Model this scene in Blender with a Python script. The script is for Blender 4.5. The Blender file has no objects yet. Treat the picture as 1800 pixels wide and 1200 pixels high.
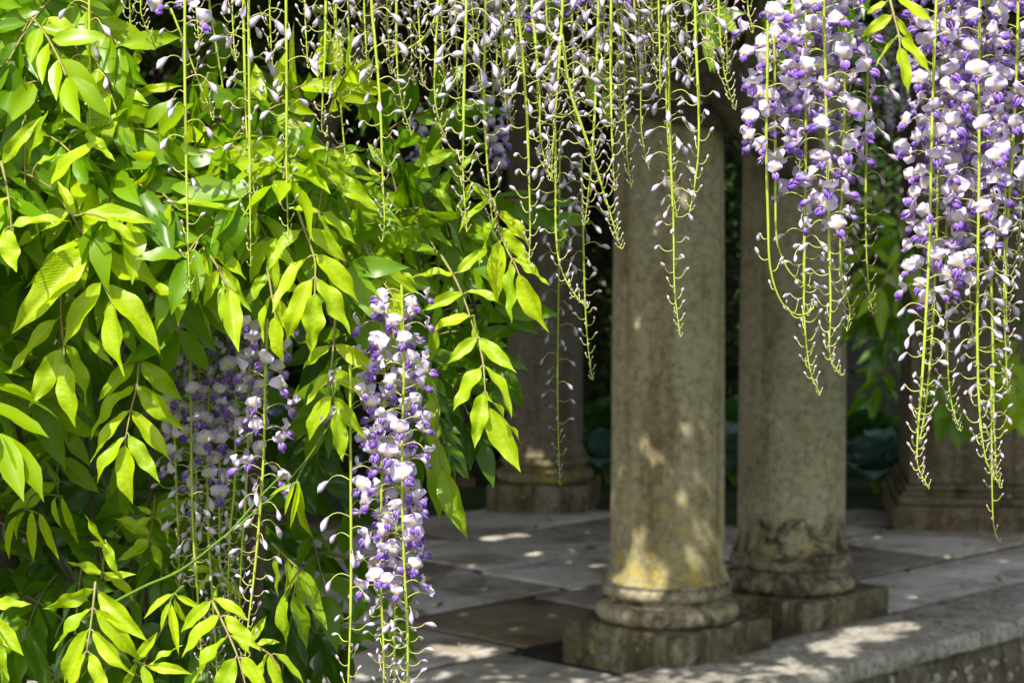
import bpy, bmesh, math, random
import numpy as np
from mathutils import Vector, Matrix

R = math.radians
rng = np.random.default_rng(11)
random.seed(11)
S = bpy.context.scene
C = S.collection

# ------------------------------------------------------------------ camera
FPX, CX, CY = 3750.0, 900.0, 600.0          # focal length and centre in pixels of the 1800 x 1200 photograph
CAM_Z, PITCH = 1.57, math.atan(237.0 / 3750.0)
cam_data = bpy.data.cameras.new('camera')
cam_data.sensor_width = 36.0
cam_data.lens = 75.0
cam_data.clip_start, cam_data.clip_end = 0.05, 400.0
cam_data.dof.use_dof = True
cam_data.dof.focus_distance = 1.98
cam_data.dof.aperture_fstop = 15.0
cam = bpy.data.objects.new('camera', cam_data)
cam.location = (0, 0, CAM_Z)
cam.rotation_euler = (R(90) - PITCH, 0, 0)
C.objects.link(cam)
S.camera = cam

# ------------------------------------------------------------------ sky and sun
SUN_EL, SUN_AZ = R(52), R(-24)               # azimuth of the sun measured from behind the camera, minus = to the left
sun_dir = Vector((math.sin(SUN_AZ) * math.cos(SUN_EL), -math.cos(SUN_AZ) * math.cos(SUN_EL), math.sin(SUN_EL)))
W = bpy.data.worlds.new('World')
S.world = W
W.use_nodes = True
nt = W.node_tree
sky = nt.nodes.new('ShaderNodeTexSky')
sky.sky_type = 'NISHITA'
sky.sun_disc = False
sky.sun_elevation = SUN_EL
sky.sun_rotation = math.atan2(sun_dir.x, sun_dir.y)
nt.nodes['Background'].inputs['Strength'].default_value = 0.15
sky.air_density = 0.8
sky.dust_density = 2.5
sky.ozone_density = 0.6
hs = nt.nodes.new('ShaderNodeHueSaturation')      # thin white cloud takes part of the blue out of the sky
hs.inputs['Saturation'].default_value = 0.45
nt.links.new(sky.outputs['Color'], hs.inputs['Color'])
nt.links.new(hs.outputs['Color'], nt.nodes['Background'].inputs['Color'])
sl = bpy.data.lights.new('sun', 'SUN')
sl.energy = 4.6
sl.angle = R(0.5)
sl.color = (1.0, 0.95, 0.86)
so = bpy.data.objects.new('sun', sl)
so.location = sun_dir * 20
so.rotation_euler = sun_dir.to_track_quat('Z', 'Y').to_euler()
C.objects.link(so)
S.view_settings.view_transform = 'Standard'
S.view_settings.look = 'None'
S.view_settings.exposure = 0.75
S.view_settings.gamma = 1.0
S.cycles.use_denoising = True
S.cycles.max_bounces = 7
S.cycles.diffuse_bounces = 4
S.cycles.glossy_bounces = 3
S.cycles.transmission_bounces = 4


def at(px, py, Y):
    """the point at depth Y metres that the photograph shows at pixel (px, py)"""
    u, v = (px - CX) / FPX, -(py - CY) / FPX
    dy = math.cos(PITCH) + v * math.sin(PITCH)
    dz = -math.sin(PITCH) + v * math.cos(PITCH)
    k = Y / dy
    return Vector((u * k, Y, CAM_Z + dz * k))


# ------------------------------------------------------------------ materials
def new_mat(name):
    m = bpy.data.materials.new(name)
    m.use_nodes = True
    t = m.node_tree
    t.nodes.clear()
    return m, t, t.nodes, t.links


def out_node(t, sh):
    o = t.nodes.new('ShaderNodeOutputMaterial')
    t.links.new(sh, o.inputs['Surface'])


def ramp(nd, stops, interp='LINEAR'):
    r = nd.new('ShaderNodeValToRGB')
    cr = r.color_ramp
    cr.interpolation = interp
    while len(cr.elements) < len(stops):
        cr.elements.new(0.5)
    for e, (p, c) in zip(cr.elements, stops):
        e.position = p
        e.color = (*c, 1) if len(c) == 3 else c
    return r


def noise(nd, lk, vec, scale, detail=4, rough=0.6, dist=0.0):
    n = nd.new('ShaderNodeTexNoise')
    n.inputs['Scale'].default_value = scale
    n.inputs['Detail'].default_value = detail
    n.inputs['Roughness'].default_value = rough
    n.inputs['Distortion'].default_value = dist
    if vec is not None:
        lk.new(vec, n.inputs['Vector'])
    return n


def mixc(nd, lk, fac, a, b, mode='MIX'):
    m = nd.new('ShaderNodeMix')
    m.data_type = 'RGBA'
    m.blend_type = mode
    for sock, val in ((m.inputs[0], fac), (m.inputs[6], a), (m.inputs[7], b)):
        if isinstance(val, bpy.types.NodeSocket):
            lk.new(val, sock)
        elif isinstance(val, (int, float)):
            sock.default_value = val
        else:
            sock.default_value = (*val, 1)
    return m.outputs[2]


def mth(nd, lk, op, a, b=None, clamp=False):
    m = nd.new('ShaderNodeMath')
    m.operation = op
    m.use_clamp = clamp
    for sock, val in ((m.inputs[0], a), (m.inputs[1], b)):
        if val is None:
            continue
        if isinstance(val, bpy.types.NodeSocket):
            lk.new(val, sock)
        else:
            sock.default_value = val
    return m.outputs[0]


def bump(nd, lk, h, strength, dist):
    b = nd.new('ShaderNodeBump')
    b.inputs['Strength'].default_value = strength
    b.inputs['Distance'].default_value = dist
    lk.new(h, b.inputs['Height'])
    return b.outputs['Normal']


def leaf_mat(name, dark, mid, young, trans_mul=1.5, trans=0.42, rough=0.33, veins=True):
    m, t, nd, lk = new_mat(name)
    info = nd.new('ShaderNodeObjectInfo')
    att = nd.new('ShaderNodeAttribute')
    att.attribute_name = 'tone'
    tone = mth(nd, lk, 'ADD', att.outputs['Fac'], mth(nd, lk, 'MULTIPLY', info.outputs['Random'], 0.35), True)
    rp = ramp(nd, [(0.0, dark), (0.5, mid), (1.0, young)])
    lk.new(tone, rp.inputs['Fac'])
    tc = nd.new('ShaderNodeTexCoord')
    n1 = noise(nd, lk, tc.outputs['Object'], 9, 3)
    col = mixc(nd, lk, mth(nd, lk, 'MULTIPLY', n1.outputs['Fac'], 0.45), rp.outputs['Color'], mid, 'MIX')
    nrm = None
    if veins:
        uv = nd.new('ShaderNodeUVMap')
        sep = nd.new('ShaderNodeSeparateXYZ')
        lk.new(uv.outputs['UV'], sep.inputs[0])
        au = mth(nd, lk, 'ABSOLUTE', mth(nd, lk, 'SUBTRACT', sep.outputs['X'], 0.5))
        rib = nd.new('ShaderNodeMapRange')
        rib.inputs['From Min'].default_value = 0.012
        rib.inputs['From Max'].default_value = 0.045
        rib.inputs['To Min'].default_value = 1.0
        rib.inputs['To Max'].default_value = 0.0
        lk.new(au, rib.inputs['Value'])
        sv = mth(nd, lk, 'SINE', mth(nd, lk, 'MULTIPLY', mth(nd, lk, 'SUBTRACT', sep.outputs['Y'],
                                                             mth(nd, lk, 'MULTIPLY', au, 0.45)), 75.0))
        sv = mth(nd, lk, 'POWER', mth(nd, lk, 'ABSOLUTE', sv), 8.0)
        vein = mth(nd, lk, 'MAXIMUM', mth(nd, lk, 'MULTIPLY', rib.outputs['Result'], 0.55), mth(nd, lk, 'MULTIPLY', sv, 0.09))
        col = mixc(nd, lk, vein, col, (0.34, 0.46, 0.08))
        h = mth(nd, lk, 'ADD', mth(nd, lk, 'MULTIPLY', sv, -0.12), mth(nd, lk, 'MULTIPLY', n1.outputs['Fac'], 1.2))
        nrm = bump(nd, lk, h, 0.2, 0.012)
    p = nd.new('ShaderNodeBsdfPrincipled')
    lk.new(col, p.inputs['Base Color'])
    p.inputs['Roughness'].default_value = rough
    p.inputs['Specular IOR Level'].default_value = 0.4
    tr = nd.new('ShaderNodeBsdfTranslucent')
    tcol = mixc(nd, lk, 1.0, col, (trans_mul * 1.08, trans_mul, trans_mul * 0.45), 'MULTIPLY')
    lk.new(tcol, tr.inputs['Color'])
    if nrm:
        lk.new(nrm, p.inputs['Normal'])
    mx = nd.new('ShaderNodeMixShader')
    mx.inputs[0].default_value = trans
    lk.new(p.outputs[0], mx.inputs[1])
    lk.new(tr.outputs[0], mx.inputs[2])
    out_node(t, mx.outputs[0])
    return m


def petal_mat(name, trans=0.3):
    m, t, nd, lk = new_mat(name)
    a = nd.new('ShaderNodeAttribute')
    a.attribute_name = 'pigment'
    tc = nd.new('ShaderNodeTexCoord')
    n = noise(nd, lk, tc.outputs['Object'], 260, 3)
    col = mixc(nd, lk, mth(nd, lk, 'MULTIPLY', n.outputs['Fac'], 0.3), a.outputs['Color'], (0.62, 0.52, 0.74))
    p = nd.new('ShaderNodeBsdfPrincipled')
    lk.new(col, p.inputs['Base Color'])
    p.inputs['Roughness'].default_value = 0.55
    p.inputs['Specular IOR Level'].default_value = 0.25
    tr = nd.new('ShaderNodeBsdfTranslucent')
    lk.new(col, tr.inputs['Color'])
    mx = nd.new('ShaderNodeMixShader')
    mx.inputs[0].default_value = trans
    lk.new(p.outputs[0], mx.inputs[1])
    lk.new(tr.outputs[0], mx.inputs[2])
    out_node(t, mx.outputs[0])
    return m


def plain_mat(name, col, rough=0.6, var=0.25, scale=12, bmp=0.0, bscale=60, col2=None):
    m, t, nd, lk = new_mat(name)
    tc = nd.new('ShaderNodeTexCoord')
    n = noise(nd, lk, tc.outputs['Object'], scale, 5)
    c2 = col2 or tuple(c * (1 - var) for c in col)
    rp = ramp(nd, [(0.35, c2), (0.65, col)])
    lk.new(n.outputs['Fac'], rp.inputs['Fac'])
    p = nd.new('ShaderNodeBsdfPrincipled')
    lk.new(rp.outputs['Color'], p.inputs['Base Color'])
    p.inputs['Roughness'].default_value = rough
    p.inputs['Specular IOR Level'].default_value = 0.3
    if bmp:
        nb = noise(nd, lk, tc.outputs['Object'], bscale, 6)
        lk.new(bump(nd, lk, nb.outputs['Fac'], bmp, 0.02), p.inputs['Normal'])
    out_node(t, p.outputs[0])
    return m


def bark_mat(name):
    m, t, nd, lk = new_mat(name)
    tc = nd.new('ShaderNodeTexCoord')
    mp = nd.new('ShaderNodeMapping')
    mp.inputs['Scale'].default_value = (26, 26, 5)
    lk.new(tc.outputs['Object'], mp.inputs['Vector'])
    n = noise(nd, lk, mp.outputs['Vector'], 1.6, 7, 0.7, 0.6)
    rp = ramp(nd, [(0.3, (0.035, 0.024, 0.015)), (0.55, (0.12, 0.088, 0.058)), (0.8, (0.22, 0.18, 0.13))])
    lk.new(n.outputs['Fac'], rp.inputs['Fac'])
    p = nd.new('ShaderNodeBsdfPrincipled')
    lk.new(rp.outputs['Color'], p.inputs['Base Color'])
    p.inputs['Roughness'].default_value = 0.9
    lk.new(bump(nd, lk, n.outputs['Fac'], 0.8, 0.02), p.inputs['Normal'])
    out_node(t, p.outputs[0])
    return m


def stone_mat(name, base=(0.38, 0.335, 0.205), brown=(0.19, 0.155, 0.08), grey=(0.41, 0.38, 0.295), lichen=1.0, black=0.6,
              base_z=0.0, reach=0.75, streak=2.2, seed=0.0, kweight=0.16, fine=(0.52, 0.48, 0.39), bdist=0.02):
    """weathered limestone: warm body, vertical streaks, yellow lichen and black growth thickest near the ground"""
    m, t, nd, lk = new_mat(name)
    tc = nd.new('ShaderNodeTexCoord')
    geo = nd.new('ShaderNodeNewGeometry')
    ofs = nd.new('ShaderNodeVectorMath')
    ofs.operation = 'ADD'
    lk.new(tc.outputs['Object'], ofs.inputs[0])
    ofs.inputs[1].default_value = (seed, seed * 0.7, seed * 0.3)
    P = ofs.outputs[0]
    sepz = nd.new('ShaderNodeSeparateXYZ')
    lk.new(tc.outputs['Object'], sepz.inputs[0])
    low = nd.new('ShaderNodeMapRange')            # 1 at the foot, 0 higher up
    low.inputs['From Min'].default_value = base_z
    low.inputs['From Max'].default_value = base_z + reach
    low.inputs['To Min'].default_value = 1.0
    low.inputs['To Max'].default_value = 0.0
    lk.new(sepz.outputs['Z'], low.inputs['Value'])
    mp = nd.new('ShaderNodeMapping')
    mp.inputs['Scale'].default_value = (streak * 3.2, streak * 3.2, 0.55)
    lk.new(P, mp.inputs['Vector'])
    ns = noise(nd, lk, mp.outputs['Vector'], 1.7, 6, 0.65)
    nb = noise(nd, lk, P, 3.2, 7, 0.68)
    nf = noise(nd, lk, P, 38, 5, 0.7)
    r1 = ramp(nd, [(0.36, brown), (0.50, base), (0.68, grey)])
    lk.new(mth(nd, lk, 'ADD', mth(nd, lk, 'MULTIPLY', ns.outputs['Fac'], 0.62), mth(nd, lk, 'MULTIPLY', nb.outputs['Fac'], 0.38)), r1.inputs['Fac'])
    r2 = ramp(nd, [(0.34, fine), (0.52, (1, 1, 1)), (0.72, (1.22, 1.21, 1.18))])
    lk.new(nf.outputs['Fac'], r2.inputs['Fac'])
    col = mixc(nd, lk, 0.8, r1.outputs['Color'], r2.outputs['Color'], 'MULTIPLY')
    # moss-tinted zone low down
    nm = noise(nd, lk, P, 6.5, 6, 0.7)
    mk = mth(nd, lk, 'MULTIPLY', mth(nd, lk, 'POWER', low.outputs['Result'], 1.3), nm.outputs['Fac'])
    rm = ramp(nd, [(0.22, (0, 0, 0)), (0.5, (1, 1, 1))])
    lk.new(mk, rm.inputs['Fac'])
    col = mixc(nd, lk, mth(nd, lk, 'MULTIPLY', rm.outputs['Color'], 0.55 * lichen), col, (0.24, 0.20, 0.055))
    # yellow lichen rosettes
    nl = noise(nd, lk, P, 15, 5, 0.75, 0.3)
    rl = ramp(nd, [(0.555, (0, 0, 0)), (0.62, (1, 1, 1))])
    lk.new(mth(nd, lk, 'ADD', mth(nd, lk, 'MULTIPLY', nl.outputs['Fac'], 0.9), mth(nd, lk, 'MULTIPLY', low.outputs['Result'], 0.10)), rl.inputs['Fac'])
    col = mixc(nd, lk, mth(nd, lk, 'MULTIPLY', mth(nd, lk, 'MULTIPLY', rl.outputs['Color'], low.outputs['Result']), 0.62 * lichen), col, (0.46, 0.37, 0.03))
    # pale grey lichen
    nw = noise(nd, lk, P, 14.5, 4, 0.7, 0.2)
    rw = ramp(nd, [(0.62, (0, 0, 0)), (0.70, (1, 1, 1))])
    lk.new(nw.outputs['Fac'], rw.inputs['Fac'])
    col = mixc(nd, lk, mth(nd, lk, 'MULTIPLY', rw.outputs['Color'], 0.42), col, (0.48, 0.47, 0.43))
    # black growth
    nk = noise(nd, lk, P, 8.5, 8, 0.78, 0.5)
    rk = ramp(nd, [(0.53, (0, 0, 0)), (0.66, (1, 1, 1))])
    lk.new(mth(nd, lk, 'ADD', nk.outputs['Fac'], mth(nd, lk, 'MULTIPLY', mth(nd, lk, 'SUBTRACT', low.outputs['Result'], 0.55), kweight)), rk.inputs['Fac'])
    col = mixc(nd, lk, mth(nd, lk, 'MULTIPLY', rk.outputs['Color'], black), col, (0.035, 0.03, 0.022))
    # small pits
    npit = noise(nd, lk, P, 60, 4, 0.65)
    rpit = ramp(nd, [(0.60, (0, 0, 0)), (0.68, (1, 1, 1))])
    lk.new(npit.outputs['Fac'], rpit.inputs['Fac'])
    col = mixc(nd, lk, mth(nd, lk, 'MULTIPLY', rpit.outputs['Color'], 0.45), col, (0.07, 0.055, 0.03))
    p = nd.new('ShaderNodeBsdfPrincipled')
    lk.new(col, p.inputs['Base Color'])
    p.inputs['Roughness'].default_value = 0.88
    p.inputs['Specular IOR Level'].default_value = 0.2
    hh = mth(nd, lk, 'ADD', mth(nd, lk, 'MULTIPLY', nf.outputs['Fac'], 0.6), mth(nd, lk, 'MULTIPLY', nb.outputs['Fac'], 1.5))
    hh = mth(nd, lk, 'SUBTRACT', hh, mth(nd, lk, 'MULTIPLY', rpit.outputs['Color'], 0.4))
    lk.new(bump(nd, lk, hh, 0.6, bdist), p.inputs['Normal'])
    out_node(t, p.outputs[0])
    return m


def paving_mat():
    m, t, nd, lk = new_mat('paving_stone')
    a = nd.new('ShaderNodeAttribute')
    a.attribute_name = 'pigment'
    tc = nd.new('ShaderNodeTexCoord')
    P = tc.outputs['Object']
    n1 = noise(nd, lk, P, 1.9, 7, 0.65, 0.4)
    n2 = noise(nd, lk, P, 14, 6, 0.7)
    n3 = noise(nd, lk, P, 60, 4, 0.7)
    r1 = ramp(nd, [(0.40, (0.48, 0.42, 0.33)), (0.52, (0.95, 0.93, 0.9)), (0.7, (1.15, 1.15, 1.15))])
    lk.new(n1.outputs['Fac'], r1.inputs['Fac'])
    c = mixc(nd, lk, 0.9, a.outputs['Color'], r1.outputs['Color'], 'MULTIPLY')
    r2 = ramp(nd, [(0.3, (0.55, 0.52, 0.46)), (0.5, (1, 1, 1)), (0.8, (1.15, 1.13, 1.1))])
    lk.new(n2.outputs['Fac'], r2.inputs['Fac'])
    c = mixc(nd, lk, 0.8, c, r2.outputs['Color'], 'MULTIPLY')
    r3 = ramp(nd, [(0.62, (0, 0, 0)), (0.7, (1, 1, 1))])
    lk.new(n3.outputs['Fac'], r3.inputs['Fac'])
    c = mixc(nd, lk, mth(nd, lk, 'MULTIPLY', r3.outputs['Color'], 0.4), c, (0.07, 0.06, 0.05))
    nl = noise(nd, lk, P, 7.5, 5, 0.75)
    rl = ramp(nd, [(0.63, (0, 0, 0)), (0.7, (1, 1, 1))])
    lk.new(nl.outputs['Fac'], rl.inputs['Fac'])
    c = mixc(nd, lk, mth(nd, lk, 'MULTIPLY', rl.outputs['Color'], 0.4), c, (0.27, 0.23, 0.07))
    p = nd.new('ShaderNodeBsdfPrincipled')
    lk.new(c, p.inputs['Base Color'])
    p.inputs['Roughness'].default_value = 0.75
    p.inputs['Specular IOR Level'].default_value = 0.3
    lk.new(bump(nd, lk, mth(nd, lk, 'ADD', n2.outputs['Fac'], mth(nd, lk, 'MULTIPLY', n3.outputs['Fac'], 0.4)), 0.5, 0.02), p.inputs['Normal'])
    out_node(t, p.outputs[0])
    return m


M = {}
M['leaf'] = leaf_mat('wisteria_leaf', (0.085, 0.200, 0.004), (0.300, 0.450, 0.003), (0.500, 0.600, 0.004), 1.75, 0.36)
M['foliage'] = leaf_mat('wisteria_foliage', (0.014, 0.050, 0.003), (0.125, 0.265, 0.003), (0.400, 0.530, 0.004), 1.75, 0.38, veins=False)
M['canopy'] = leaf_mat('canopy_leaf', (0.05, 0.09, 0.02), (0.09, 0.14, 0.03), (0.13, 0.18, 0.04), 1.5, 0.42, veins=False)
M['hedge'] = leaf_mat('hedge_leaf', (0.012, 0.032, 0.008), (0.028, 0.066, 0.012), (0.06, 0.11, 0.02), 0.8, 0.15, veins=False)
M['hosta'] = leaf_mat('hosta_leaf', (0.075, 0.165, 0.135), (0.110, 0.220, 0.180), (0.150, 0.270, 0.215), 0.8, 0.12, 0.4)
M['green_hosta'] = leaf_mat('green_hosta_leaf', (0.030, 0.10, 0.022), (0.050, 0.16, 0.03), (0.08, 0.21, 0.04), 0.9, 0.15, 0.4)
M['petal'] = petal_mat('petal', 0.32)
M['bud'] = petal_mat('bud', 0.18)
M['stem'] = plain_mat('raceme_stem', (0.40, 0.49, 0.05), 0.45, 0.22, 40)
M['pedicel'] = plain_mat('pedicel', (0.42, 0.46, 0.12), 0.5, 0.2, 40)
M['shoot'] = plain_mat('young_shoot', (0.13, 0.22, 0.025), 0.45, 0.2, 40)
M['rachis'] = plain_mat('leaf_rachis', (0.25, 0.26, 0.06), 0.55, 0.3, 40, col2=(0.19, 0.14, 0.05))
M['bark'] = bark_mat('vine_bark')
M['column_a'] = stone_mat('column_stone', seed=3.1, lichen=1.0, black=0.35, base_z=0.2, reach=0.9)
M['column_b'] = stone_mat('column_stone_stained', base=(0.365, 0.325, 0.21), seed=7.7, lichen=0.6, black=0.95, base_z=0.24, reach=0.46, kweight=0.40)
M['moulding_a'] = stone_mat('moulding_stone', base=(0.36, 0.315, 0.205), brown=(0.13, 0.10, 0.05), grey=(0.46, 0.43, 0.35), seed=16.5, lichen=0.3, black=0.9, base_z=0.0, reach=0.9, kweight=0.34)
M['moulding_b'] = stone_mat('moulding_stone_dark', base=(0.30, 0.26, 0.165), brown=(0.10, 0.08, 0.04), grey=(0.40, 0.37, 0.30), seed=9.9, lichen=0.25, black=0.9, base_z=0.0, reach=0.9, kweight=0.40)
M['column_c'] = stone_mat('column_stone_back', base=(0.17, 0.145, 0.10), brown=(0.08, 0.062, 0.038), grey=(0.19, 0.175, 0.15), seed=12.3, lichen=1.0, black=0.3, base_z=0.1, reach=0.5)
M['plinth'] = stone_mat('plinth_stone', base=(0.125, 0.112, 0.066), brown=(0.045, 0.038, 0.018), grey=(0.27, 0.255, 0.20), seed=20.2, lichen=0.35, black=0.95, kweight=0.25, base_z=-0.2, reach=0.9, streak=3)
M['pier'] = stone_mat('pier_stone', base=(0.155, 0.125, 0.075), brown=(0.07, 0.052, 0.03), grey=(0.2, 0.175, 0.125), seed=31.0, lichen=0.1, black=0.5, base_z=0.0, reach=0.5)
M['coping'] = stone_mat('coping_stone', base=(0.40, 0.375, 0.32), brown=(0.17, 0.145, 0.10), grey=(0.52, 0.50, 0.46), seed=44.0, lichen=0.35, black=0.9, fine=(0.22, 0.20, 0.16), bdist=0.05, base_z=-0.3, reach=0.9, streak=1.2)
M['wallface'] = stone_mat('wall_face_stone', base=(0.16, 0.14, 0.105), brown=(0.07, 0.055, 0.035), grey=(0.3, 0.29, 0.27), seed=52.0, lichen=0.5, black=0.75, base_z=-0.6, reach=0.8)
M['paving'] = paving_mat()
M['soil'] = plain_mat('soil', (0.03, 0.024, 0.016), 0.95, 0.5, 6, 0.8, 30)
M['lawn'] = plain_mat('lawn', (0.05, 0.085, 0.02), 0.9, 0.4, 3, 0.8, 80, col2=(0.04, 0.055, 0.02))
M['wire'] = plain_mat('fence_wire', (0.22, 0.21, 0.20), 0.5, 0.3, 30)
M['post'] = plain_mat('post_wood', (0.085, 0.065, 0.045), 0.9, 0.4, 10, 0.6, 30)
M['white_flower'] = plain_mat('white_flower', (0.75, 0.68, 0.62), 0.6, 0.15, 20)


# ------------------------------------------------------------------ mesh building
class MB:
    """collects quads from many shapes and links them as one mesh object"""

    def __init__(self):
        self.V, self.F, self.m, self.col, self.tone, self.uv, self.n = [], [], [], [], [], [], 0

    def add(self, V, F, mat=0, col=None, tone=0.4, uv=None):
        V = np.asarray(V, float)
        F = np.asarray(F, int)
        self.V.append(V)
        self.F.append(F + self.n)
        self.m.append(np.full(len(F), mat, int) if np.isscalar(mat) else mat)
        c = np.ones((len(V), 3)) if col is None else np.broadcast_to(np.asarray(col, float), (len(V), 3))
        self.col.append(c)
        self.tone.append(np.broadcast_to(np.asarray(tone, float), (len(V),)))
        self.uv.append(np.zeros((len(V), 2)) if uv is None else np.asarray(uv, float))
        self.n += len(V)

    def mesh(self, name, mats, smooth=True):
        V = np.concatenate(self.V)
        F = np.concatenate(self.F)
        me = bpy.data.meshes.new(name)
        me.vertices.add(len(V))
        me.vertices.foreach_set('co', V.ravel())
        me.loops.add(F.size)
        me.loops.foreach_set('vertex_index', F.ravel().astype(np.int32))
        me.polygons.add(len(F))
        k = F.shape[1]
        me.polygons.foreach_set('loop_start', np.arange(0, F.size, k, dtype=np.int32))
        me.polygons.foreach_set('loop_total', np.full(len(F), k, dtype=np.int32))
        me.polygons.foreach_set('material_index', np.concatenate(self.m).astype(np.int32))
        me.polygons.foreach_set('use_smooth', np.full(len(F), smooth))
        for m in mats:
            me.materials.append(m)
        a = me.attributes.new('pigment', 'FLOAT_COLOR', 'POINT')
        c4 = np.ones((len(V), 4))
        c4[:, :3] = np.concatenate(self.col)
        a.data.foreach_set('color', c4.ravel())
        b = me.attributes.new('tone', 'FLOAT', 'POINT')
        b.data.foreach_set('value', np.concatenate(self.tone))
        u = me.uv_layers.new(name='UVMap')
        uvv = np.concatenate(self.uv)[F.ravel()]
        u.data.foreach_set('uv', uvv.ravel())
        me.update()
        me.validate()
        return me

    def build(self, name, mats, parent=None, smooth=True):
        return obj(name, self.mesh(name, mats, smooth), parent)


def obj(name, me, parent=None, loc=None):
    o = bpy.data.objects.new(name, me)
    C.objects.link(o)
    if parent is not None:
        o.parent = parent
    if loc is not None:
        o.location = loc
    return o


def tag(o, label, cat, group=None):
    o['label'] = label
    o['category'] = cat
    if group:
        o['group'] = group
    return o


def thing(name, label, cat, loc=(0, 0, 0), group=None):
    o = bpy.data.objects.new(name, None)
    o.empty_display_size = 0.05
    C.objects.link(o)
    o.location = loc
    return tag(o, label, cat, group)


def structure(o):
    o['kind'] = 'structure'
    return o


def grid_faces(nu, nv):
    i, j = np.meshgrid(np.arange(nu - 1), np.arange(nv - 1), indexing='ij')
    a = (i * nv + j).ravel()
    return np.stack([a, a + nv, a + nv + 1, a + 1], 1)


def ring_faces(nr, ns):
    i, j = np.meshgrid(np.arange(nr - 1), np.arange(ns), indexing='ij')
    j2 = (j + 1) % ns
    return np.stack([(i * ns + j).ravel(), (i * ns + j2).ravel(), ((i + 1) * ns + j2).ravel(), ((i + 1) * ns + j).ravel()], 1)


def frames(P):
    P = np.asarray(P, float)
    T = np.gradient(P, axis=0)
    T /= np.linalg.norm(T, axis=1)[:, None] + 1e-12
    ref = np.array([0.31, -0.9, 0.3]) if abs(T[0] @ np.array([0.31, -0.9, 0.3])) < 0.85 else np.array([1.0, 0, 0])
    N = np.zeros_like(P)
    n = ref - T[0] * (ref @ T[0])
    for i in range(len(P)):
        n = n - T[i] * (n @ T[i])
        n = n / (np.linalg.norm(n) + 1e-12)
        N[i] = n
    return T, N, np.cross(T, N)


def tube(P, rad, ns=6, jitter=0.0):
    P = np.asarray(P, float)
    T, N, B = frames(P)
    rad = np.broadcast_to(np.asarray(rad, float), (len(P),))
    a = np.arange(ns) * 2 * np.pi / ns
    rr = rad[:, None] * (1 + jitter * rng.standard_normal((len(P), ns)))
    V = P[:, None, :] + rr[..., None] * (np.cos(a)[None, :, None] * N[:, None, :] + np.sin(a)[None, :, None] * B[:, None, :])
    return V.reshape(-1, 3), ring_faces(len(P), ns)


def smooth_path(P, n):
    """Catmull-Rom through the points, resampled at n equal steps"""
    P = np.asarray([tuple(p) for p in P], float)
    if len(P) == 2:
        t = np.linspace(0, 1, n)[:, None]
        return P[0] * (1 - t) + P[1] * t
    Q = np.vstack([2 * P[0] - P[1], P, 2 * P[-1] - P[-2]])
    out = []
    for i in range(1, len(Q) - 2):
        for t in np.linspace(0, 1, 16, endpoint=False):
            out.append(0.5 * ((2 * Q[i]) + (-Q[i - 1] + Q[i + 1]) * t + (2 * Q[i - 1] - 5 * Q[i] + 4 * Q[i + 1] - Q[i + 2]) * t ** 2
                              + (-Q[i - 1] + 3 * Q[i] - 3 * Q[i + 1] + Q[i + 2]) * t ** 3))
    out.append(P[-1])
    out = np.array(out)
    s = np.concatenate([[0], np.cumsum(np.linalg.norm(np.diff(out, axis=0), axis=1))])
    q = np.linspace(0, s[-1], n)
    return np.stack([np.interp(q, s, out[:, k]) for k in range(3)], 1)


def arc_len(P):
    return np.concatenate([[0], np.cumsum(np.linalg.norm(np.diff(P, axis=0), axis=1))])


# ------------------------------------------------------------------ ground, terrace, coping
R2 = math.sqrt(0.5)


def ab(a, b, z=0.0):
    """terrace grid turned 45 degrees: a runs along the column row, b across it"""
    return Vector(((a + b) * R2, (a - b) * R2, z))


mb = MB()
mb.add([(-120, -60, -0.56), (120, -60, -0.56), (120, 200, -0.56), (-120, 200, -0.56)], [[0, 1, 2, 3]])
structure(mb.build('ground', [M['lawn']]))

# raised bed of the terrace: its top sheet lies just under the flagstones
mb = MB()
f0, f1 = ab(-2, -4.68), ab(16, -4.68)
f2, f3 = ab(16, -15), ab(-2, -15)
zt = -0.015
mb.add([(f0.x, f0.y, zt), (f1.x, f1.y, zt), (f2.x, f2.y, zt), (f3.x, f3.y, zt)], [[0, 1, 2, 3]])
structure(mb.build('terrace_bed', [M['soil']]))
# garden soil and lawn beyond the terrace
mb = MB()
mb.add([(-14, 11.0, -0.012), (14, 9.2, -0.012), (16, 26, 0.05), (-16, 26, 0.05)], [[0, 1, 2, 3]])
structure(mb.build('garden_bed', [M['lawn']]))

# flagstones
bands = [-4.68, -5.31, -6.02, -6.58, -7.25, -7.95, -8.55, -9.3, -10.0, -10.8, -11.5, -12.3]
mb = MB()


def far_edge(x):
    return 11.35 - 0.26 * (x + 0.2) if x > -0.25 else 11.0


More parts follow.
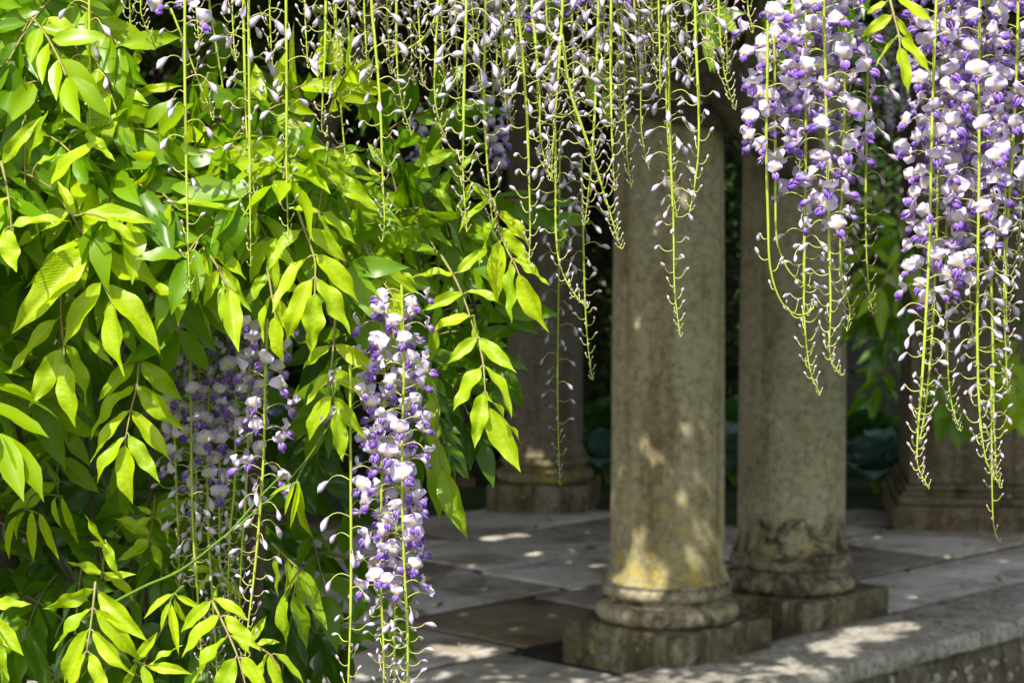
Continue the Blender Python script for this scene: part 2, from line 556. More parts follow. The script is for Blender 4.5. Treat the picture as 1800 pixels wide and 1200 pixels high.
def flag(a0, a1, b0, b1, col):
    g = 0.024
    cs = [(a0 + g, b0 - g), (a1 - g, b0 - g), (a1 - g, b1 + g), (a0 + g, b1 + g)]
    # rounded, slightly uneven outline
    pts = []
    for k in range(4):
        p, q = np.array(cs[k]), np.array(cs[(k + 1) % 4])
        n = max(3, int(np.linalg.norm(q - p) / 0.06))
        for t in np.arange(n) / n:
            pts.append(p + (q - p) * t + rng.normal(0, 0.0028, 2))
    pts = np.array(pts)
    c = pts.mean(0)
    z = rng.normal(0, 0.003)
    tx, ty = rng.normal(0, 0.003, 2)
    rings = []
    for sc, dz in ((1.0, -0.05), (1.0, -0.012), (1.0, -0.005), (0.0, 0.0)):
        pass
    n = len(pts)
    d = pts - c
    L = np.linalg.norm(d, axis=1)[:, None]
    prof = [(0.0, -0.05), (0.0, -0.010), (0.004, -0.003), (0.012, 0.0), (None, 0.0)]
    V = []
    for inset, dz in prof:
        q = c + d * 0.0 if inset is None else pts - d / L * inset
        for x in q:
            w = ab(x[0], x[1])
            zz = z + dz + (x[0] - c[0]) * tx + (x[1] - c[1]) * ty
            V.append((w.x, w.y, zz))
    mb.add(V, ring_faces(len(prof), n), 0, col)


for bi in range(len(bands) - 1):
    b0, b1 = bands[bi], bands[bi + 1]
    a = 2.2 + rng.uniform(0, 0.4)
    fixed = {1: [6.1, 7.3], 2: [6.35, 7.6], 3: [6.4, 7.5], 0: [5.29, 6.69, 7.7]}.get(bi, [])
    cuts = []
    while a < 13:
        cuts.append(a)
        a += rng.uniform(0.75, 1.25)
    if fixed:
        cuts = [c for c in cuts if c < fixed[0] - 0.5] + fixed + [c for c in cuts if c > fixed[-1] + 0.6]
    for k in range(len(cuts) - 1):
        a0, a1 = cuts[k], cuts[k + 1]
        mid = ab((a0 + a1) / 2, (b0 + b1) / 2)
        if mid.y > far_edge(mid.x) - 0.2 or mid.y < 4.0:
            continue
        kind = rng.random()
        if kind < 0.45:
            col = np.array((0.50, 0.48, 0.43)) * rng.uniform(0.9, 1.2)
        elif kind < 0.8:
            col = np.array((0.28, 0.25, 0.20)) * rng.uniform(0.85, 1.15)
        else:
            col = np.array((0.19, 0.165, 0.12)) * rng.uniform(0.9, 1.15)
        # slabs recognisable in the photograph
        if bi == 1 and 5.0 < (a0 + a1) / 2 < 6.2:
            col = np.array((0.24, 0.20, 0.135))
        if bi == 2 and (a0 + a1) / 2 < 6.35:
            col = np.array((0.62, 0.60, 0.55))
        if bi == 2 and 6.3 < (a0 + a1) / 2 < 7.6:
            col = np.array((0.60, 0.58, 0.53))
        if bi == 0 and (a0 + a1) / 2 > 6.4:
            col = np.array((0.64, 0.615, 0.56))
        if bi == 0 and (a0 + a1) / 2 < 5.3:
            col = np.array((0.50, 0.48, 0.44))
        if bi == 0 and 5.2 < a0 < 5.35:
            continue                             # the plinths stand here
        flag(a0, a1, b0, b1, col)
structure(mb.build('paving', [M['paving']]))

# low wall in front: rounded coping stones over a rough face
wall = thing('low_wall', 'low stone wall with pale rounded coping edging the terrace below the columns', 'wall', ab(6.5, -4.4, -0.56))


def coping(a0, a1, b0, b1, z0, z1, par, seed):
    rg = np.random.default_rng(seed)
    na = max(6, int((a1 - a0) / 0.05))
    prof = [(b0, z0), (b0, z1 - 0.012), (b0 + 0.012, z1)]
    prof += [(b0 + (b1 - b0) * t, z1) for t in (0.15, 0.3, 0.45, 0.6, 0.75, 0.88)]
    rt, rb = 0.024, 0.016
    for k in range(5):
        th = math.pi / 2 * (1 - k / 4)
        prof.append((b1 - rt + rt * math.cos(th), z1 - rt + rt * math.sin(th)))
    for k in range(4):
        th = -math.pi / 2 * k / 3
        prof.append((b1 - rb + rb * math.cos(th), z0 + rb + rb * math.sin(th)))
    prof.append((b1 - 0.09, z0))
    prof = np.array(prof)
    V = []
    for i in range(na + 1):
        a = a0 + (a1 - a0) * i / na
        dz = rg.normal(0, 0.0016, len(prof))
        db = rg.normal(0, 0.0022, len(prof))
        wob = 0.003 * math.sin(a * 7 + seed) + 0.003 * math.sin(a * 23) + rg.normal(0, 0.002)
        for (b, z), e, f in zip(prof, dz, db):
            k = 1.0 if b > (b0 + b1) / 2 else 0.0
            p = ab(a, b + f + wob * k, z + e)
            V.append(tuple(p - Vector(par.location)))
    npf = len(prof)
    F = grid_faces(na + 1, npf)
    m = MB()
    m.add(V, F)
    # end caps as fans of quads towards the profile centre
    for i in (0, na):
        ring = np.array(V[i * npf:(i + 1) * npf])
        cpt = ring.mean(0)
        m.add(np.vstack([ring, np.repeat(cpt[None], npf, 0)]), ring_faces(2, npf))
    o = m.build('coping_stone', [M['coping']], par)
    return o


for k, (a0, a1) in enumerate([(3.2, 4.28), (4.29, 5.40), (5.41, 6.62), (6.63, 7.75), (7.76, 8.9), (8.91, 10.0)]):
    coping(a0 + 0.004, a1 - 0.004, -4.655, -4.215, -0.034, 0.034 + 0.003 * (k % 2), wall, k + 3)
# wall face: rubble and pebble-dash relief
na, nz = 170, 14
A, Z = np.meshgrid(np.linspace(3.2, 10.0, na), np.linspace(-0.56, -0.038, nz), indexing='ij')
rel = 0.014 * np.sin(A * 9 + 2 * np.sin(Z * 12)) * np.sin(Z * 17 + A * 3) + rng.normal(0, 0.006, A.shape)
V = np.array([tuple(ab(a, -4.255 + r, z) - wall.location) for a, z, r in zip(A.ravel(), Z.ravel(), rel.ravel())])
m = MB()
m.add(V, grid_faces(na, nz))
wf = m.build('wall_face', [M['wallface']], wall)
m = MB()
for k in range(240):                         # pale pebbles set in the face
    a, z = rng.uniform(6.0, 8.2), rng.uniform(-0.5, -0.07)
    r = rng.uniform(0.006, 0.017)
    c = np.array(tuple(ab(a, -4.25, z) - wall.location))
    th = np.linspace(0.2, math.pi - 0.2, 5)
    ph = np.arange(7) * 2 * math.pi / 7
    sx, sy, sz = rng.uniform(0.8, 1.4), rng.uniform(0.8, 1.3), rng.uniform(0.8, 1.8)
    P = np.array([(r * sx * math.sin(t) * math.cos(p), r * sy * math.sin(t) * math.sin(p), r * sz * math.cos(t)) for t in th for p in ph])
    m.add(P + c, ring_faces(5, 7), 0)
m.build('pebbles', [M['coping']], wf)


# ------------------------------------------------------------------ columns
def lathe(prof, ns=64, rot=0.0, noise_amp=0.0):
    a = np.arange(ns) * 2 * math.pi / ns
    V = []
    for r, z in prof:
        for t in a:
            V.append((r * math.cos(t), r * math.sin(t), z))
    V = np.array(V)
    if noise_amp:
        V[:, :2] *= (1 + rng.normal(0, noise_amp, len(V)))[:, None]
    return V, ring_faces(len(prof), ns)


def rounded_box(sx, sy, z0, z1, bev, rot, seg=9, worn=0.0014):
    """square block with softened, slightly worn arrises"""
    bm = bmesh.new()
    bmesh.ops.create_cube(bm, size=1.0)
    for v in bm.verts:
        v.co = Vector((v.co.x * sx, v.co.y * sy, z0 + (v.co.z + 0.5) * (z1 - z0)))
    bmesh.ops.bevel(bm, geom=bm.edges[:], offset=bev, segments=3, affect='EDGES', profile=0.6)
    bmesh.ops.subdivide_edges(bm, edges=[e for e in bm.edges if e.calc_length() > 0.1], cuts=seg, use_grid_fill=True)
    for v in bm.verts:
        n = Vector((rng.normal(), rng.normal(), rng.normal())) * worn
        v.co += n
    bmesh.ops.rotate(bm, verts=bm.verts, cent=(0, 0, 0), matrix=Matrix.Rotation(rot, 3, 'Z'))
    return bm


def bm_obj(name, bm, mat, parent):
    me = bpy.data.meshes.new(name)
    for f in bm.faces:
        f.smooth = True
    bm.to_mesh(me)
    bm.free()
    me.materials.append(mat)
    me.set_sharp_from_angle(angle=R(40))
    return obj(name, me, parent)


def column(label, X, Y, z, rot, mat, mould, plinth_mat, r=0.2, top=2.75, lean=0.0):
    c = thing('stone_column', label, 'column', (X, Y, z), 'stone columns of the pergola')
    s = r / 0.2
    bm_obj('plinth', rounded_box(0.53 * s, 0.53 * s, -0.05, 0.14, 0.012, rot), plinth_mat, c)
    prof = []
    for k in range(11):                      # lower torus
        t = -math.pi / 2 + math.pi * k / 10
        prof.append(((0.222 + 0.034 * math.cos(t)) * s, 0.172 + 0.033 * math.sin(t)))
    prof += [(0.219 * s, 0.2065), (0.205 * s, 0.209), (0.200 * s, 0.216), (0.203 * s, 0.2245)]
    for k in range(9):                       # upper torus
        t = -math.pi / 2 + math.pi * k / 8
        prof.append(((0.212 + 0.020 * math.cos(t)) * s, 0.247 + 0.021 * math.sin(t)))
    prof += [(0.221 * s, 0.270), (0.221 * s, 0.281)]
    m = MB()
    V, F = lathe(prof, 96, 0, 0.0018)
    V[:, 2] += 0.0
    m.add(V, F)
    m.build('base_moulding', [mould], c)
    prof = [(0.2205 * s, 0.281)]
    for k in range(9):                       # apophyge
        t = k / 8
        prof.append(((0.201 + 0.0185 * (1 - t) ** 2.2) * s, 0.281 + 0.075 * t))
    for k in range(1, 41):                   # shaft with slight entasis
        t = k / 40
        prof.append(((0.201 - 0.026 * t ** 1.8) * s, 0.356 + (top - 0.356) * t))
    m = MB()
    V, F = lathe(prof, 96, 0, 0.0012)
    m.add(V, F)
    m.build('shaft', [mat], c)
    return c


column('stout sunlit-footed stone column with yellow lichen, nearest of the columns', 0.541, 7.37, 0.0, R(45), M['column_a'], M['moulding_a'], M['plinth'], 0.1965)
column('stone column with black mould patches above its base, beside the lichened front column', 1.052, 7.98, 0.0, R(45), M['column_b'], M['moulding_b'], M['plinth'])
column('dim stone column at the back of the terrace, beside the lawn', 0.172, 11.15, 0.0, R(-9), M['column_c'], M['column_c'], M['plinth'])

# square pier at the far right
px0 = 1.965
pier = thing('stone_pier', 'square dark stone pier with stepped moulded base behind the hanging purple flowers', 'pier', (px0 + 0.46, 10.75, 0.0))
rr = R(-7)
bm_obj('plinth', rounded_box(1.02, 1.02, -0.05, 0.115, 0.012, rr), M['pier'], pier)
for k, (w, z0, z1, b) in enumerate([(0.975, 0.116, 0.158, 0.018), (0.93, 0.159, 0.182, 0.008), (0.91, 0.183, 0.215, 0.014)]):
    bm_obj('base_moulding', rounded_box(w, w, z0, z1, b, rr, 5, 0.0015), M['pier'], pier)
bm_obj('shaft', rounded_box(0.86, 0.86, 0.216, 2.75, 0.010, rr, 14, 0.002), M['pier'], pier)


# ------------------------------------------------------------------ leaves
PROF_Y = np.array([0, .04, .12, .25, .40, .55, .68, .80, .89, .95, 1.0])
PROF_W = np.array([0.006, .050, .108, .152, .166, .152, .120, .074, .037, .018, .003])


def leaflet_arrays(nu, nv, fold, wave, freq, droop, twist, side, rg, wmul=1.0):
    v = np.linspace(0, 1, nv)
    u = np.linspace(-1, 1, nu)
    U, Vv = np.meshgrid(u, v, indexing='ij')
    w = np.interp(Vv, PROF_Y, PROF_W) * wmul
    ph1, ph2 = rg.uniform(0, 6.28, 2)
    edge = 1 + 0.06 * np.sin(Vv * 19 + ph1) * np.abs(U) * (U > 0) + 0.06 * np.sin(Vv * 17 + ph2) * np.abs(U) * (U <= 0)
    X = U * w * edge
    Zl = fold * np.abs(X) + wave * np.abs(U) ** 1.6 * np.where(U > 0, np.sin(freq * Vv * 6.28 + ph1), np.sin(freq * Vv * 6.28 + ph2)) * np.minimum(1, w / 0.1)
    # bend along the length
    ang = droop * Vv ** 1.4
    ds = 1.0 / (nv - 1)
    cy = np.concatenate([[0], np.cumsum(np.cos(droop * v[1:] ** 1.4) * ds)])
    cz = np.concatenate([[0], np.cumsum(-np.sin(droop * v[1:] ** 1.4) * ds)])
    Yc = np.interp(Vv, v, cy)
    Zc = np.interp(Vv, v, cz)
    tw = twist * Vv
    Xr = X * np.cos(tw) - Zl * np.sin(tw)
    Zr = X * np.sin(tw) + Zl * np.cos(tw)
    Xr = Xr + side * Vv ** 2
    Y = Yc + Zr * np.sin(ang)
    Z = Zc + Zr * np.cos(ang)
    P = np.stack([Xr, Y, Z], -1).reshape(-1, 3)
    uv = np.stack([(U + 1) / 2, Vv], -1).reshape(-1, 2)
    return P, grid_faces(nu, nv)[:, ::-1], uv


rl = np.random.default_rng(5)
LEAFLETS = []
for k in range(14):
    P, F, uv = leaflet_arrays(9, 18, rl.uniform(0.1, 0.6), rl.uniform(0.022, 0.065), rl.uniform(1.3, 2.4), rl.uniform(-0.1, 0.75),
                              rl.uniform(-0.5, 0.5), rl.uniform(-0.09, 0.09), rl)
    m = MB()
    m.add(P, F, 0, None, 0.36 + 0.22 * rl.random(), uv)
    LEAFLETS.append(m.mesh('leaflet', [M['leaf']]))
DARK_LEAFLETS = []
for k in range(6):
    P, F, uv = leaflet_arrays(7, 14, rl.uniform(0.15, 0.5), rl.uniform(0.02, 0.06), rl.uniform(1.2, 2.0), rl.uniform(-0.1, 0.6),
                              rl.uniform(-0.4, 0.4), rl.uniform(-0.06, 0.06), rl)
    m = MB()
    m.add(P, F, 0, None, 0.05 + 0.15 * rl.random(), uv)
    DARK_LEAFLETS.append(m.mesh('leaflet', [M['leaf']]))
YOUNG_LEAFLETS = []
for k in range(5):
    P, F, uv = leaflet_arrays(7, 14, rl.uniform(0.7, 1.3), rl.uniform(0.004, 0.012), rl.uniform(1.2, 2.0), rl.uniform(0.0, 0.7),
                              rl.uniform(-0.3, 0.3), rl.uniform(-0.06, 0.06), rl, 0.75)
    m = MB()
    m.add(P, F, 0, None, 0.62, uv)
    YOUNG_LEAFLETS.append(m.mesh('leaflet', [M['leaf']]))

NFACE = Vector((-0.18, -0.74, 0.64))


def compound_leaf(label, Y, rachis, leaflets, kind='mid', group='compound leaves of the wisteria'):
    """one pinnate leaf: rachis path in photograph pixels, leaflets as (base, tip[, width factor])"""
    pool = {'mid': LEAFLETS, 'dark': DARK_LEAFLETS, 'young': YOUNG_LEAFLETS}[kind]
    rg = np.random.default_rng(sum(ord(c) for c in label) * 7 + len(label))
    n = len(rachis)
    Ys = [Y + 0.04 * (1 - i / max(1, n - 1)) for i in range(n)]
    pts = [at(x, y, d) for (x, y), d in zip(rachis, Ys)]
    root = thing('compound_leaf', label, 'leaf', pts[0], group)
    P = smooth_path(pts, max(8, 5 * n)) - np.array(pts[0])
    m = MB()
    V, F = tube(P, np.linspace(0.0015, 0.0007, len(P)), 5)
    m.add(V, F, 0)
    yy = np.array([p[1] for p in rachis], float)
    for spec in leaflets:
        (bx, by), (tx, ty) = spec[0], spec[1]
        wf = spec[2] if len(spec) > 2 else 1.0
        # depth of the rachis near the leaflet's base
        d2 = [(bx - x) ** 2 + (by - y) ** 2 for x, y in rachis]
        k = int(np.argmin(d2))
        yb = Ys[k]
        b = at(bx, by, yb)
        dl = math.hypot(tx - bx, ty - by) / FPX * yb
        t = at(tx, ty, yb + rg.uniform(-0.30, 0.10) * dl)
        ax = t - b
        L = ax.length
        ax = ax / L
        nrm = NFACE + Vector(rg.normal(0, 0.36, 3))
        nrm = nrm - ax * nrm.dot(ax)
        nrm.normalize()
        xx = ax.cross(nrm)
        mat = Matrix((( *(xx * L * wf), 0), (*(ax * L), 0), (*(nrm * L), 0), (0, 0, 0, 1))).transposed()
        o = obj('leaflet', pool[int(rg.integers(len(pool)))], root)
        o.matrix_basis = Matrix.Translation(b - pts[0]) @ mat
        # petiolule joining leaflet and rachis
        q = np.argmin(np.linalg.norm(P - np.array(b - pts[0]), axis=1))
        if np.linalg.norm(P[q] - np.array(b - pts[0])) < 0.035:
            V, F = tube(np.array([P[q], np.array(b - pts[0]) * 0.5 + P[q] * 0.5 + np.array([0, 0, 0.001]), np.array(b - pts[0]) + np.array(ax) * 0.002]), 0.0009, 5)
            m.add(V, F, 0)
    m.build('stem', [M['rachis'] if kind != 'young' else M['shoot']], root)
    return root


CL = compound_leaf
CL('big sunlit leaf with wavy leaflets drooping over the dark shaded corner', 1.93,
   [(60, 312), (105, 350), (140, 400), (160, 440), (178, 492), (197, 532)],
   [((157, 437), (20, 585), .95), ((164, 440), (310, 528), .85), ((178, 497), (100, 612), .9), ((185, 500), (297, 607), .85),
    ((197, 532), (215, 665), 1.15), ((126, 372), (24, 430), 1.0), ((130, 370), (196, 392), .9), ((150, 420), (45, 505), .9)])
CL('half shaded leaf hanging just below the big wavy sunlit leaf', 1.97,
   [(107, 505), (108, 560), (112, 610), (114, 636)],
   [((103, 560), (18, 657), .95), ((110, 612), (53, 717), 1.05), ((115, 638), (127, 750), 1.1), ((118, 607), (170, 712), .8), ((150, 575), (192, 645), .8)])
CL('long leaf with paired green leaflets hanging beside the shaded purple raceme', 1.99,
   [(252, 585), (245, 632), (240, 680), (229, 725), (221, 768)],
   [((238, 638), (170, 705), .9), ((247, 634), (326, 712), .9), ((236, 678), (138, 760), .9), ((241, 678), (321, 758), .95),
    ((227, 722), (157, 812), 1.0), ((233, 722), (296, 818), .85), ((221, 768), (157, 846), .9), ((226, 764), (278, 850), .85), ((220, 782), (226, 888), 1.15)])
CL('sunlit leaf with slender folded young leaflets hanging under the middle bud stems', 1.9,
   [(358, 436), (378, 462), (396, 496), (408, 512)],
   [((368, 446), (337, 534), 1.0), ((384, 474), (358, 540), .75), ((396, 498), (384, 566), .7), ((402, 508), (413, 620), .95),
    ((370, 440), (438, 486), .95), ((386, 468), (440, 548), .8), ((352, 440), (332, 500), 1.1)])
CL('bright sunlit leaf fanning above the dark gap, beside a bare thin stem', 1.88,
   [(524, 372), (538, 412), (553, 455), (554, 490), (553, 518)],
   [((541, 452), (470, 545), 1.0), ((556, 448), (638, 527), .95), ((549, 490), (490, 597), .85), ((557, 490), (621, 586), 1.0),
    ((553, 517), (540, 622), 1.15), ((530, 404), (466, 470), 1.0), ((540, 402), (618, 455), .9)])
CL('sunlit leaf with two long leaflets reaching right across the purple gap', 1.92,
   [(576, 250), (572, 300), (564, 345), (560, 375)],
   [((576, 268), (668, 310), .75), ((580, 300), (666, 378), .85), ((572, 300), (505, 318), .9), ((562, 372), (500, 358), 1.0), ((566, 374), (628, 428), .95),
    ((560, 378), (598, 468), .9), ((574, 262), (520, 262), .9)])
CL('glossy leaf with broad leaflets draped in front of the dim back column', 1.9,
   [(868, 350), (876, 400), (892, 440), (904, 462), (916, 492)],
   [((877, 423), (873, 538), .9), ((897, 460), (896, 568), .75), ((912, 482), (960, 586), 1.0), ((904, 455), (966, 502), .75), ((880, 400), (934, 470), .9),
    ((872, 378), (838, 470), .85), ((876, 372), (944, 430), .9), ((866, 352), (794, 400), .9)])
CL('lowest hanging leaf of the long stalk, sunlit glossy leaflets before the post', 1.93,
   [(840, 592), (846, 620), (850, 645), (853, 690)],
   [((845, 645), (796, 722), 1.1), ((850, 643), (917, 724), .95), ((850, 690), (828, 786), .95), ((858, 715), (908, 832), 1.0), ((855, 690), (918, 780), .8)])
CL('green paired leaf midway along the dark stalk, above the lowest glossy leaf', 1.955,
   [(775, 448), (800, 490), (818, 532), (832, 575), (840, 594)],
   [((797, 483), (720, 474), .9), ((806, 480), (852, 430), .9), ((814, 516), (740, 540), .85), ((822, 512), (890, 530), .9), ((826, 556), (752, 577), .95),
    ((834, 552), (850, 636), .7), ((838, 594), (782, 637), 1.0), ((842, 594), (904, 660), .9)])
CL('mid green leaf crossing in front of the upper purple hanging clusters', 1.94,
   [(590, 545), (586, 610), (582, 660), (590, 722)],
   [((580, 608), (524, 645), 1.1), ((590, 606), (673, 655), .85), ((580, 655), (538, 712), 1.15), ((586, 655), (664, 712), .95), ((583, 696), (533, 776), 1.15),
    ((589, 698), (642, 772), .8), ((590, 722), (603, 812), 1.0)], 'mid')
CL('yellow-green leaf at the very bottom with many lit slender leaflets', 1.9,
   [(168, 1022), (163, 1070), (158, 1108), (152, 1146)],
   [((164, 1036), (77, 1073), .95), ((172, 1038), (250, 1132), .85), ((160, 1070), (88, 1140), .95), ((168, 1072), (252, 1160), .8), ((155, 1107), (98, 1206), .8),
    ((164, 1108), (234, 1190), .9), ((150, 1146), (116, 1230), .8), ((158, 1146), (190, 1235), .8)])
CL('sunlit leaf rising at the bottom beside the fallen shade of the purple racemes', 1.9,
   [(374, 1058), (390, 1090), (405, 1122), (420, 1160), (432, 1205)],
   [((371, 1056), (312, 1114), .9), ((378, 1052), (440, 1082), .8), ((386, 1082), (309, 1152), 1.0), ((394, 1080), (456, 1146), .85), ((398, 1120), (330, 1202), 1.1),
    ((408, 1116), (446, 1150), .9), ((414, 1156), (370, 1236), 1.2), ((424, 1154), (470, 1220), 1.0)])
CL('small young leaf of arching leaflets between the two bottom leaves', 1.96,
   [(322, 1030), (306, 1044), (298, 1058)],
   [((304, 1044), (250, 1084), 1.0), ((300, 1058), (280, 1110), .9), ((310, 1046), (356, 1072), .9), ((300, 1060), (312, 1150), .7), ((306, 1052), (330, 1100), .8)], 'young')
CL('shaded green leaf hanging over the paving at the edge of the bush', 2.1,
   [(478, 954), (500, 976), (520, 994), (528, 1002)],
   [((490, 968), (484, 1050), .8), ((505, 980), (508, 1068), .7), ((517, 992), (544, 1078), .85), ((527, 1000), (574, 1108), .75), ((498, 1046), (497, 1134), 1.0), ((514, 1046), (547, 1146), .95)], 'dark')
CL('tuft of narrow young leaflets at the bend of the green shoot', 1.97,
   [(540, 806), (528, 830), (520, 848)],
   [((522, 848), (538, 914), .5), ((526, 846), (540, 956), .6), ((518, 850), (498, 905), .6), ((526, 850), (512, 930), .5), ((514, 852), (472, 870), .6)], 'young')
CL('drooping tuft of narrow olive leaflets in the dark shade', 2.2,
   [(110, 872), (62, 868), (40, 900)],
   [((56, 897), (60, 990), .75), ((30, 906), (8, 985), .7), ((70, 902), (106, 982), .75), ((97, 874), (104, 930), .9), ((44, 900), (16, 946), .7), ((108, 872), (140, 960), .6)], 'young')
CL('sunlit leaf pair tapering down beside the big purple raceme, over the paving', 2.05,
   [(768, 700), (770, 770), (776, 822)],
   [((766, 770), (770, 918), .9), ((778, 822), (810, 950), .9), ((764, 690), (752, 790), .9), ((768, 560), (752, 700), .8)], 'dark')
CL('yellow-green sprig of narrow leaflets among the open purple flowers', 1.78,
   [(1562, -10), (1572, 30), (1580, 62), (1582, 84)],
   [((1578, -4), (1643, 48), .75), ((1568, 28), (1512, 62), .95), ((1577, 32), (1606, 76), .8), ((1576, 66), (1537, 116), .9), ((1583, 66), (1638, 130), .75),
    ((1581, 84), (1597, 166), .85), ((1560, 5), (1520, 18), .9)])
CL('upright sunlit leaflet pair standing in the dark opening', 2.05,
   [(222, 170), (236, 168), (250, 188)],
   [((232, 158), (244, 70), .95), ((236, 164), (262, 154), 1.2), ((228, 176), (216, 250), 1.0), ((240, 170), (312, 138), .7), ((226, 196), (244, 256), 1.1)])
CL('sunlit leaf of leathery broad leaflets over the top left stems', 1.95,
   [(20, 90), (60, 88), (92, 95)],
   [((84, 32), (150, 64), 1.1), ((62, 86), (126, 106), 1.0), ((40, 96), (106, 162), 1.1), ((56, 82), (80, 30), 1.0), ((26, 92), (0, 140), 1.0), ((20, 88), (0, 30), 1.1)])
CL('pale shining leaf lying flat just above the big wavy leaf', 1.9,
   [(128, 380), (142, 378), (150, 376)],
   [((146, 378), (272, 374), .8), ((186, 384), (242, 428), .9), ((130, 380), (100, 310), .8)])
CL('shining leaf with three wide leaflets crossed by two thin bud stems', 1.93,
   [(264, 312), (290, 344), (304, 356)],
   [((308, 356), (426, 372), .8), ((302, 358), (284, 426), 1.2), ((266, 316), (330, 250), .9), ((262, 312), (230, 332), 1.0), ((290, 344), (238, 356), .9)])
CL('yellow lit leaf pointing down at the left border', 1.88,
   [(2, 284), (14, 340), (20, 400)],
   [((8, 402), (24, 480), 1.5), ((18, 344), (-20, 372), 1.1), ((22, 346), (40, 372), 1.3), ((4, 290), (-30, 300), 1.0), ((4, 288), (60, 200), .7), ((22, 398), (122, 380), .9)])
CL('pale green sunlit leaflets slanting upward beside the left border', 1.92,
   [(30, 300), (60, 312), (90, 330)],
   [((38, 294), (86, 196), 1.0), ((90, 326), (160, 232), .8), ((64, 286), (112, 272), 1.1), ((46, 220), (90, 240), .8), ((150, 232), (200, 285), .8), ((112, 210), (165, 226), .9)])
CL('lit leaf folded down in the middle of the bush under the tall bud stems', 1.96,
   [(440, 330), (452, 380), (470, 420)],
   [((444, 352), (392, 392), .9), ((450, 380), (420, 470), .95), ((456, 378), (520, 440), .9), ((470, 420), (480, 520), 1.0), ((474, 418), (516, 476), .9), ((442, 334), (500, 320), 1.0), ((466, 420), (440, 500), .9)])
CL('lit leaf with down-turned tips just left of the fanning bright leaf', 1.92,
   [(470, 470), (478, 520), (484, 556)],
   [((476, 520), (452, 600), 1.0), ((482, 520), (512, 596), .9), ((484, 556), (493, 640), 1.1), ((470, 480), (430, 540), .9), ((474, 480), (540, 520), .9)])
CL('green leaf with broad leaflets above the dim purple blossoms in the gap', 2.05,
   [(700, 360), (740, 400), (770, 445)],
   [((676, 400), (778, 450), .8), ((728, 290), (806, 262), .9), ((760, 330), (806, 372), 1.1), ((690, 300), (640, 250), .9), ((700, 366), (640, 372), .9), ((742, 404), (800, 424), .9), ((765, 440), (712, 430), .9)], 'dark')
CL('deep green broad leaf half hidden behind the centre bud racemes', 2.1,
   [(760, 225), (790, 280), (830, 322)],
   [((766, 232), (730, 300), .9), ((770, 230), (806, 170), 1.0), ((800, 290), (768, 350), .9), ((806, 300), (850, 262), 1.0), ((830, 322), (800, 400), 1.0), ((830, 322), (876, 366), 1.0), ((785, 270), (812, 332), .9)], 'dark')
CL('lit drooping leaf whose tips overlap the lowest purple blossom cluster', 1.96,
   [(640, 430), (664, 480), (690, 520)],
   [((644, 446), (620, 520), .9), ((650, 440), (738, 506), .7), ((668, 486), (640, 560), .9), ((672, 482), (720, 556), .8), ((690, 520), (706, 610), .8), ((660, 470), (740, 520), .8)])
CL('dark shaded leaf with broad leaflets low behind the hanging green leaf', 2.35,
   [(100, 730), (102, 790), (100, 850), (105, 880)],
   [((95, 776), (-12, 832), 1.05), ((95, 740), (-8, 770), 1.0), ((108, 748), (160, 820), 1.0), ((98, 800), (0, 880), 1.0), ((108, 805), (176, 868), 1.1), ((104, 856), (78, 806), .7), ((98, 850), (10, 900), 1.0)], 'dark')
CL('green leaf of rounded leaflets lit in patches inside the lower bush', 2.15,
   [(262, 945), (270, 905), (272, 870)],
   [((266, 910), (232, 930), 1.3), ((272, 908), (310, 950), 1.1), ((268, 955), (286, 1000), 1.0), ((262, 945), (216, 985), 1.0), ((264, 940), (195, 905), .9), ((268, 902), (240, 890), 1.0), ((262, 958), (205, 985), .9)])
CL('green leaf angled toward the bright bottom leaf, partly in shade', 2.05,
   [(178, 1015), (182, 985), (184, 950)],
   [((180, 1010), (120, 985), 1.0), ((184, 1006), (246, 1050), .8), ((183, 960), (158, 950), 1.1), ((186, 958), (152, 898), 1.1), ((182, 1015), (238, 1012), .9), ((186, 950), (200, 1012), .9)])
CL('lit leaf entering from the left border near the bottom', 1.9,
   [(-20, 1080), (-10, 1090)],
   [((-14, 1084), (34, 1156), 1.1), ((-20, 1060), (52, 1064), .9), ((-16, 1130), (22, 1215), 1.0), ((-20, 1100), (10, 1180), .9)])
CL('green leaf lying across the bottom edge beside the pale racemes', 2.0,
   [(440, 1130), (475, 1150), (490, 1180)],
   [((470, 1148), (446, 1230), 1.0), ((486, 1148), (536, 1205), .9), ((474, 1150), (500, 1225), .9), ((450, 1132), (492, 1120), .9), ((440, 1128), (466, 1080), .9)])
CL('lit leaf stretched along the bottom edge below the two bottom leaves', 1.94,
   [(236, 1160), (262, 1172)],
   [((262, 1172), (336, 1176), .8), ((240, 1165), (206, 1215), .9), ((262, 1168), (320, 1130), .8), ((250, 1170), (276, 1230), .9), ((240, 1160), (280, 1112), .9)])
CL('small mid green leaf behind the low ends of the shaded purple racemes', 2.12,
   [(372, 1000), (392, 1020)],
   [((376, 1008), (342, 1040), 1.1), ((380, 1006), (408, 1032), 1.2), ((372, 1000), (328, 1000), 1.0), ((390, 1020), (430, 1050), .9), ((386, 1024), (372, 1072), 1.0)])
CL('hanging tuft of dull green narrow leaflets before the wire fence', 7.3,
   [(1522, 300), (1522, 420), (1520, 500), (1518, 548)],
   [((1518, 540), (1510, 612), .75), ((1520, 548), (1530, 590), .6), ((1516, 500), (1490, 598), .7), ((1524, 498), (1566, 590), .7), ((1524, 470), (1580, 520), .7), ((1518, 470), (1478, 540), .7),
    ((1520, 430), (1470, 480), .8), ((1526, 430), (1580, 470), .8), ((1524, 380), (1580, 400), .8), ((1518, 380), (1480, 420), .8), ((1522, 320), (1560, 370), .8)], 'dark')
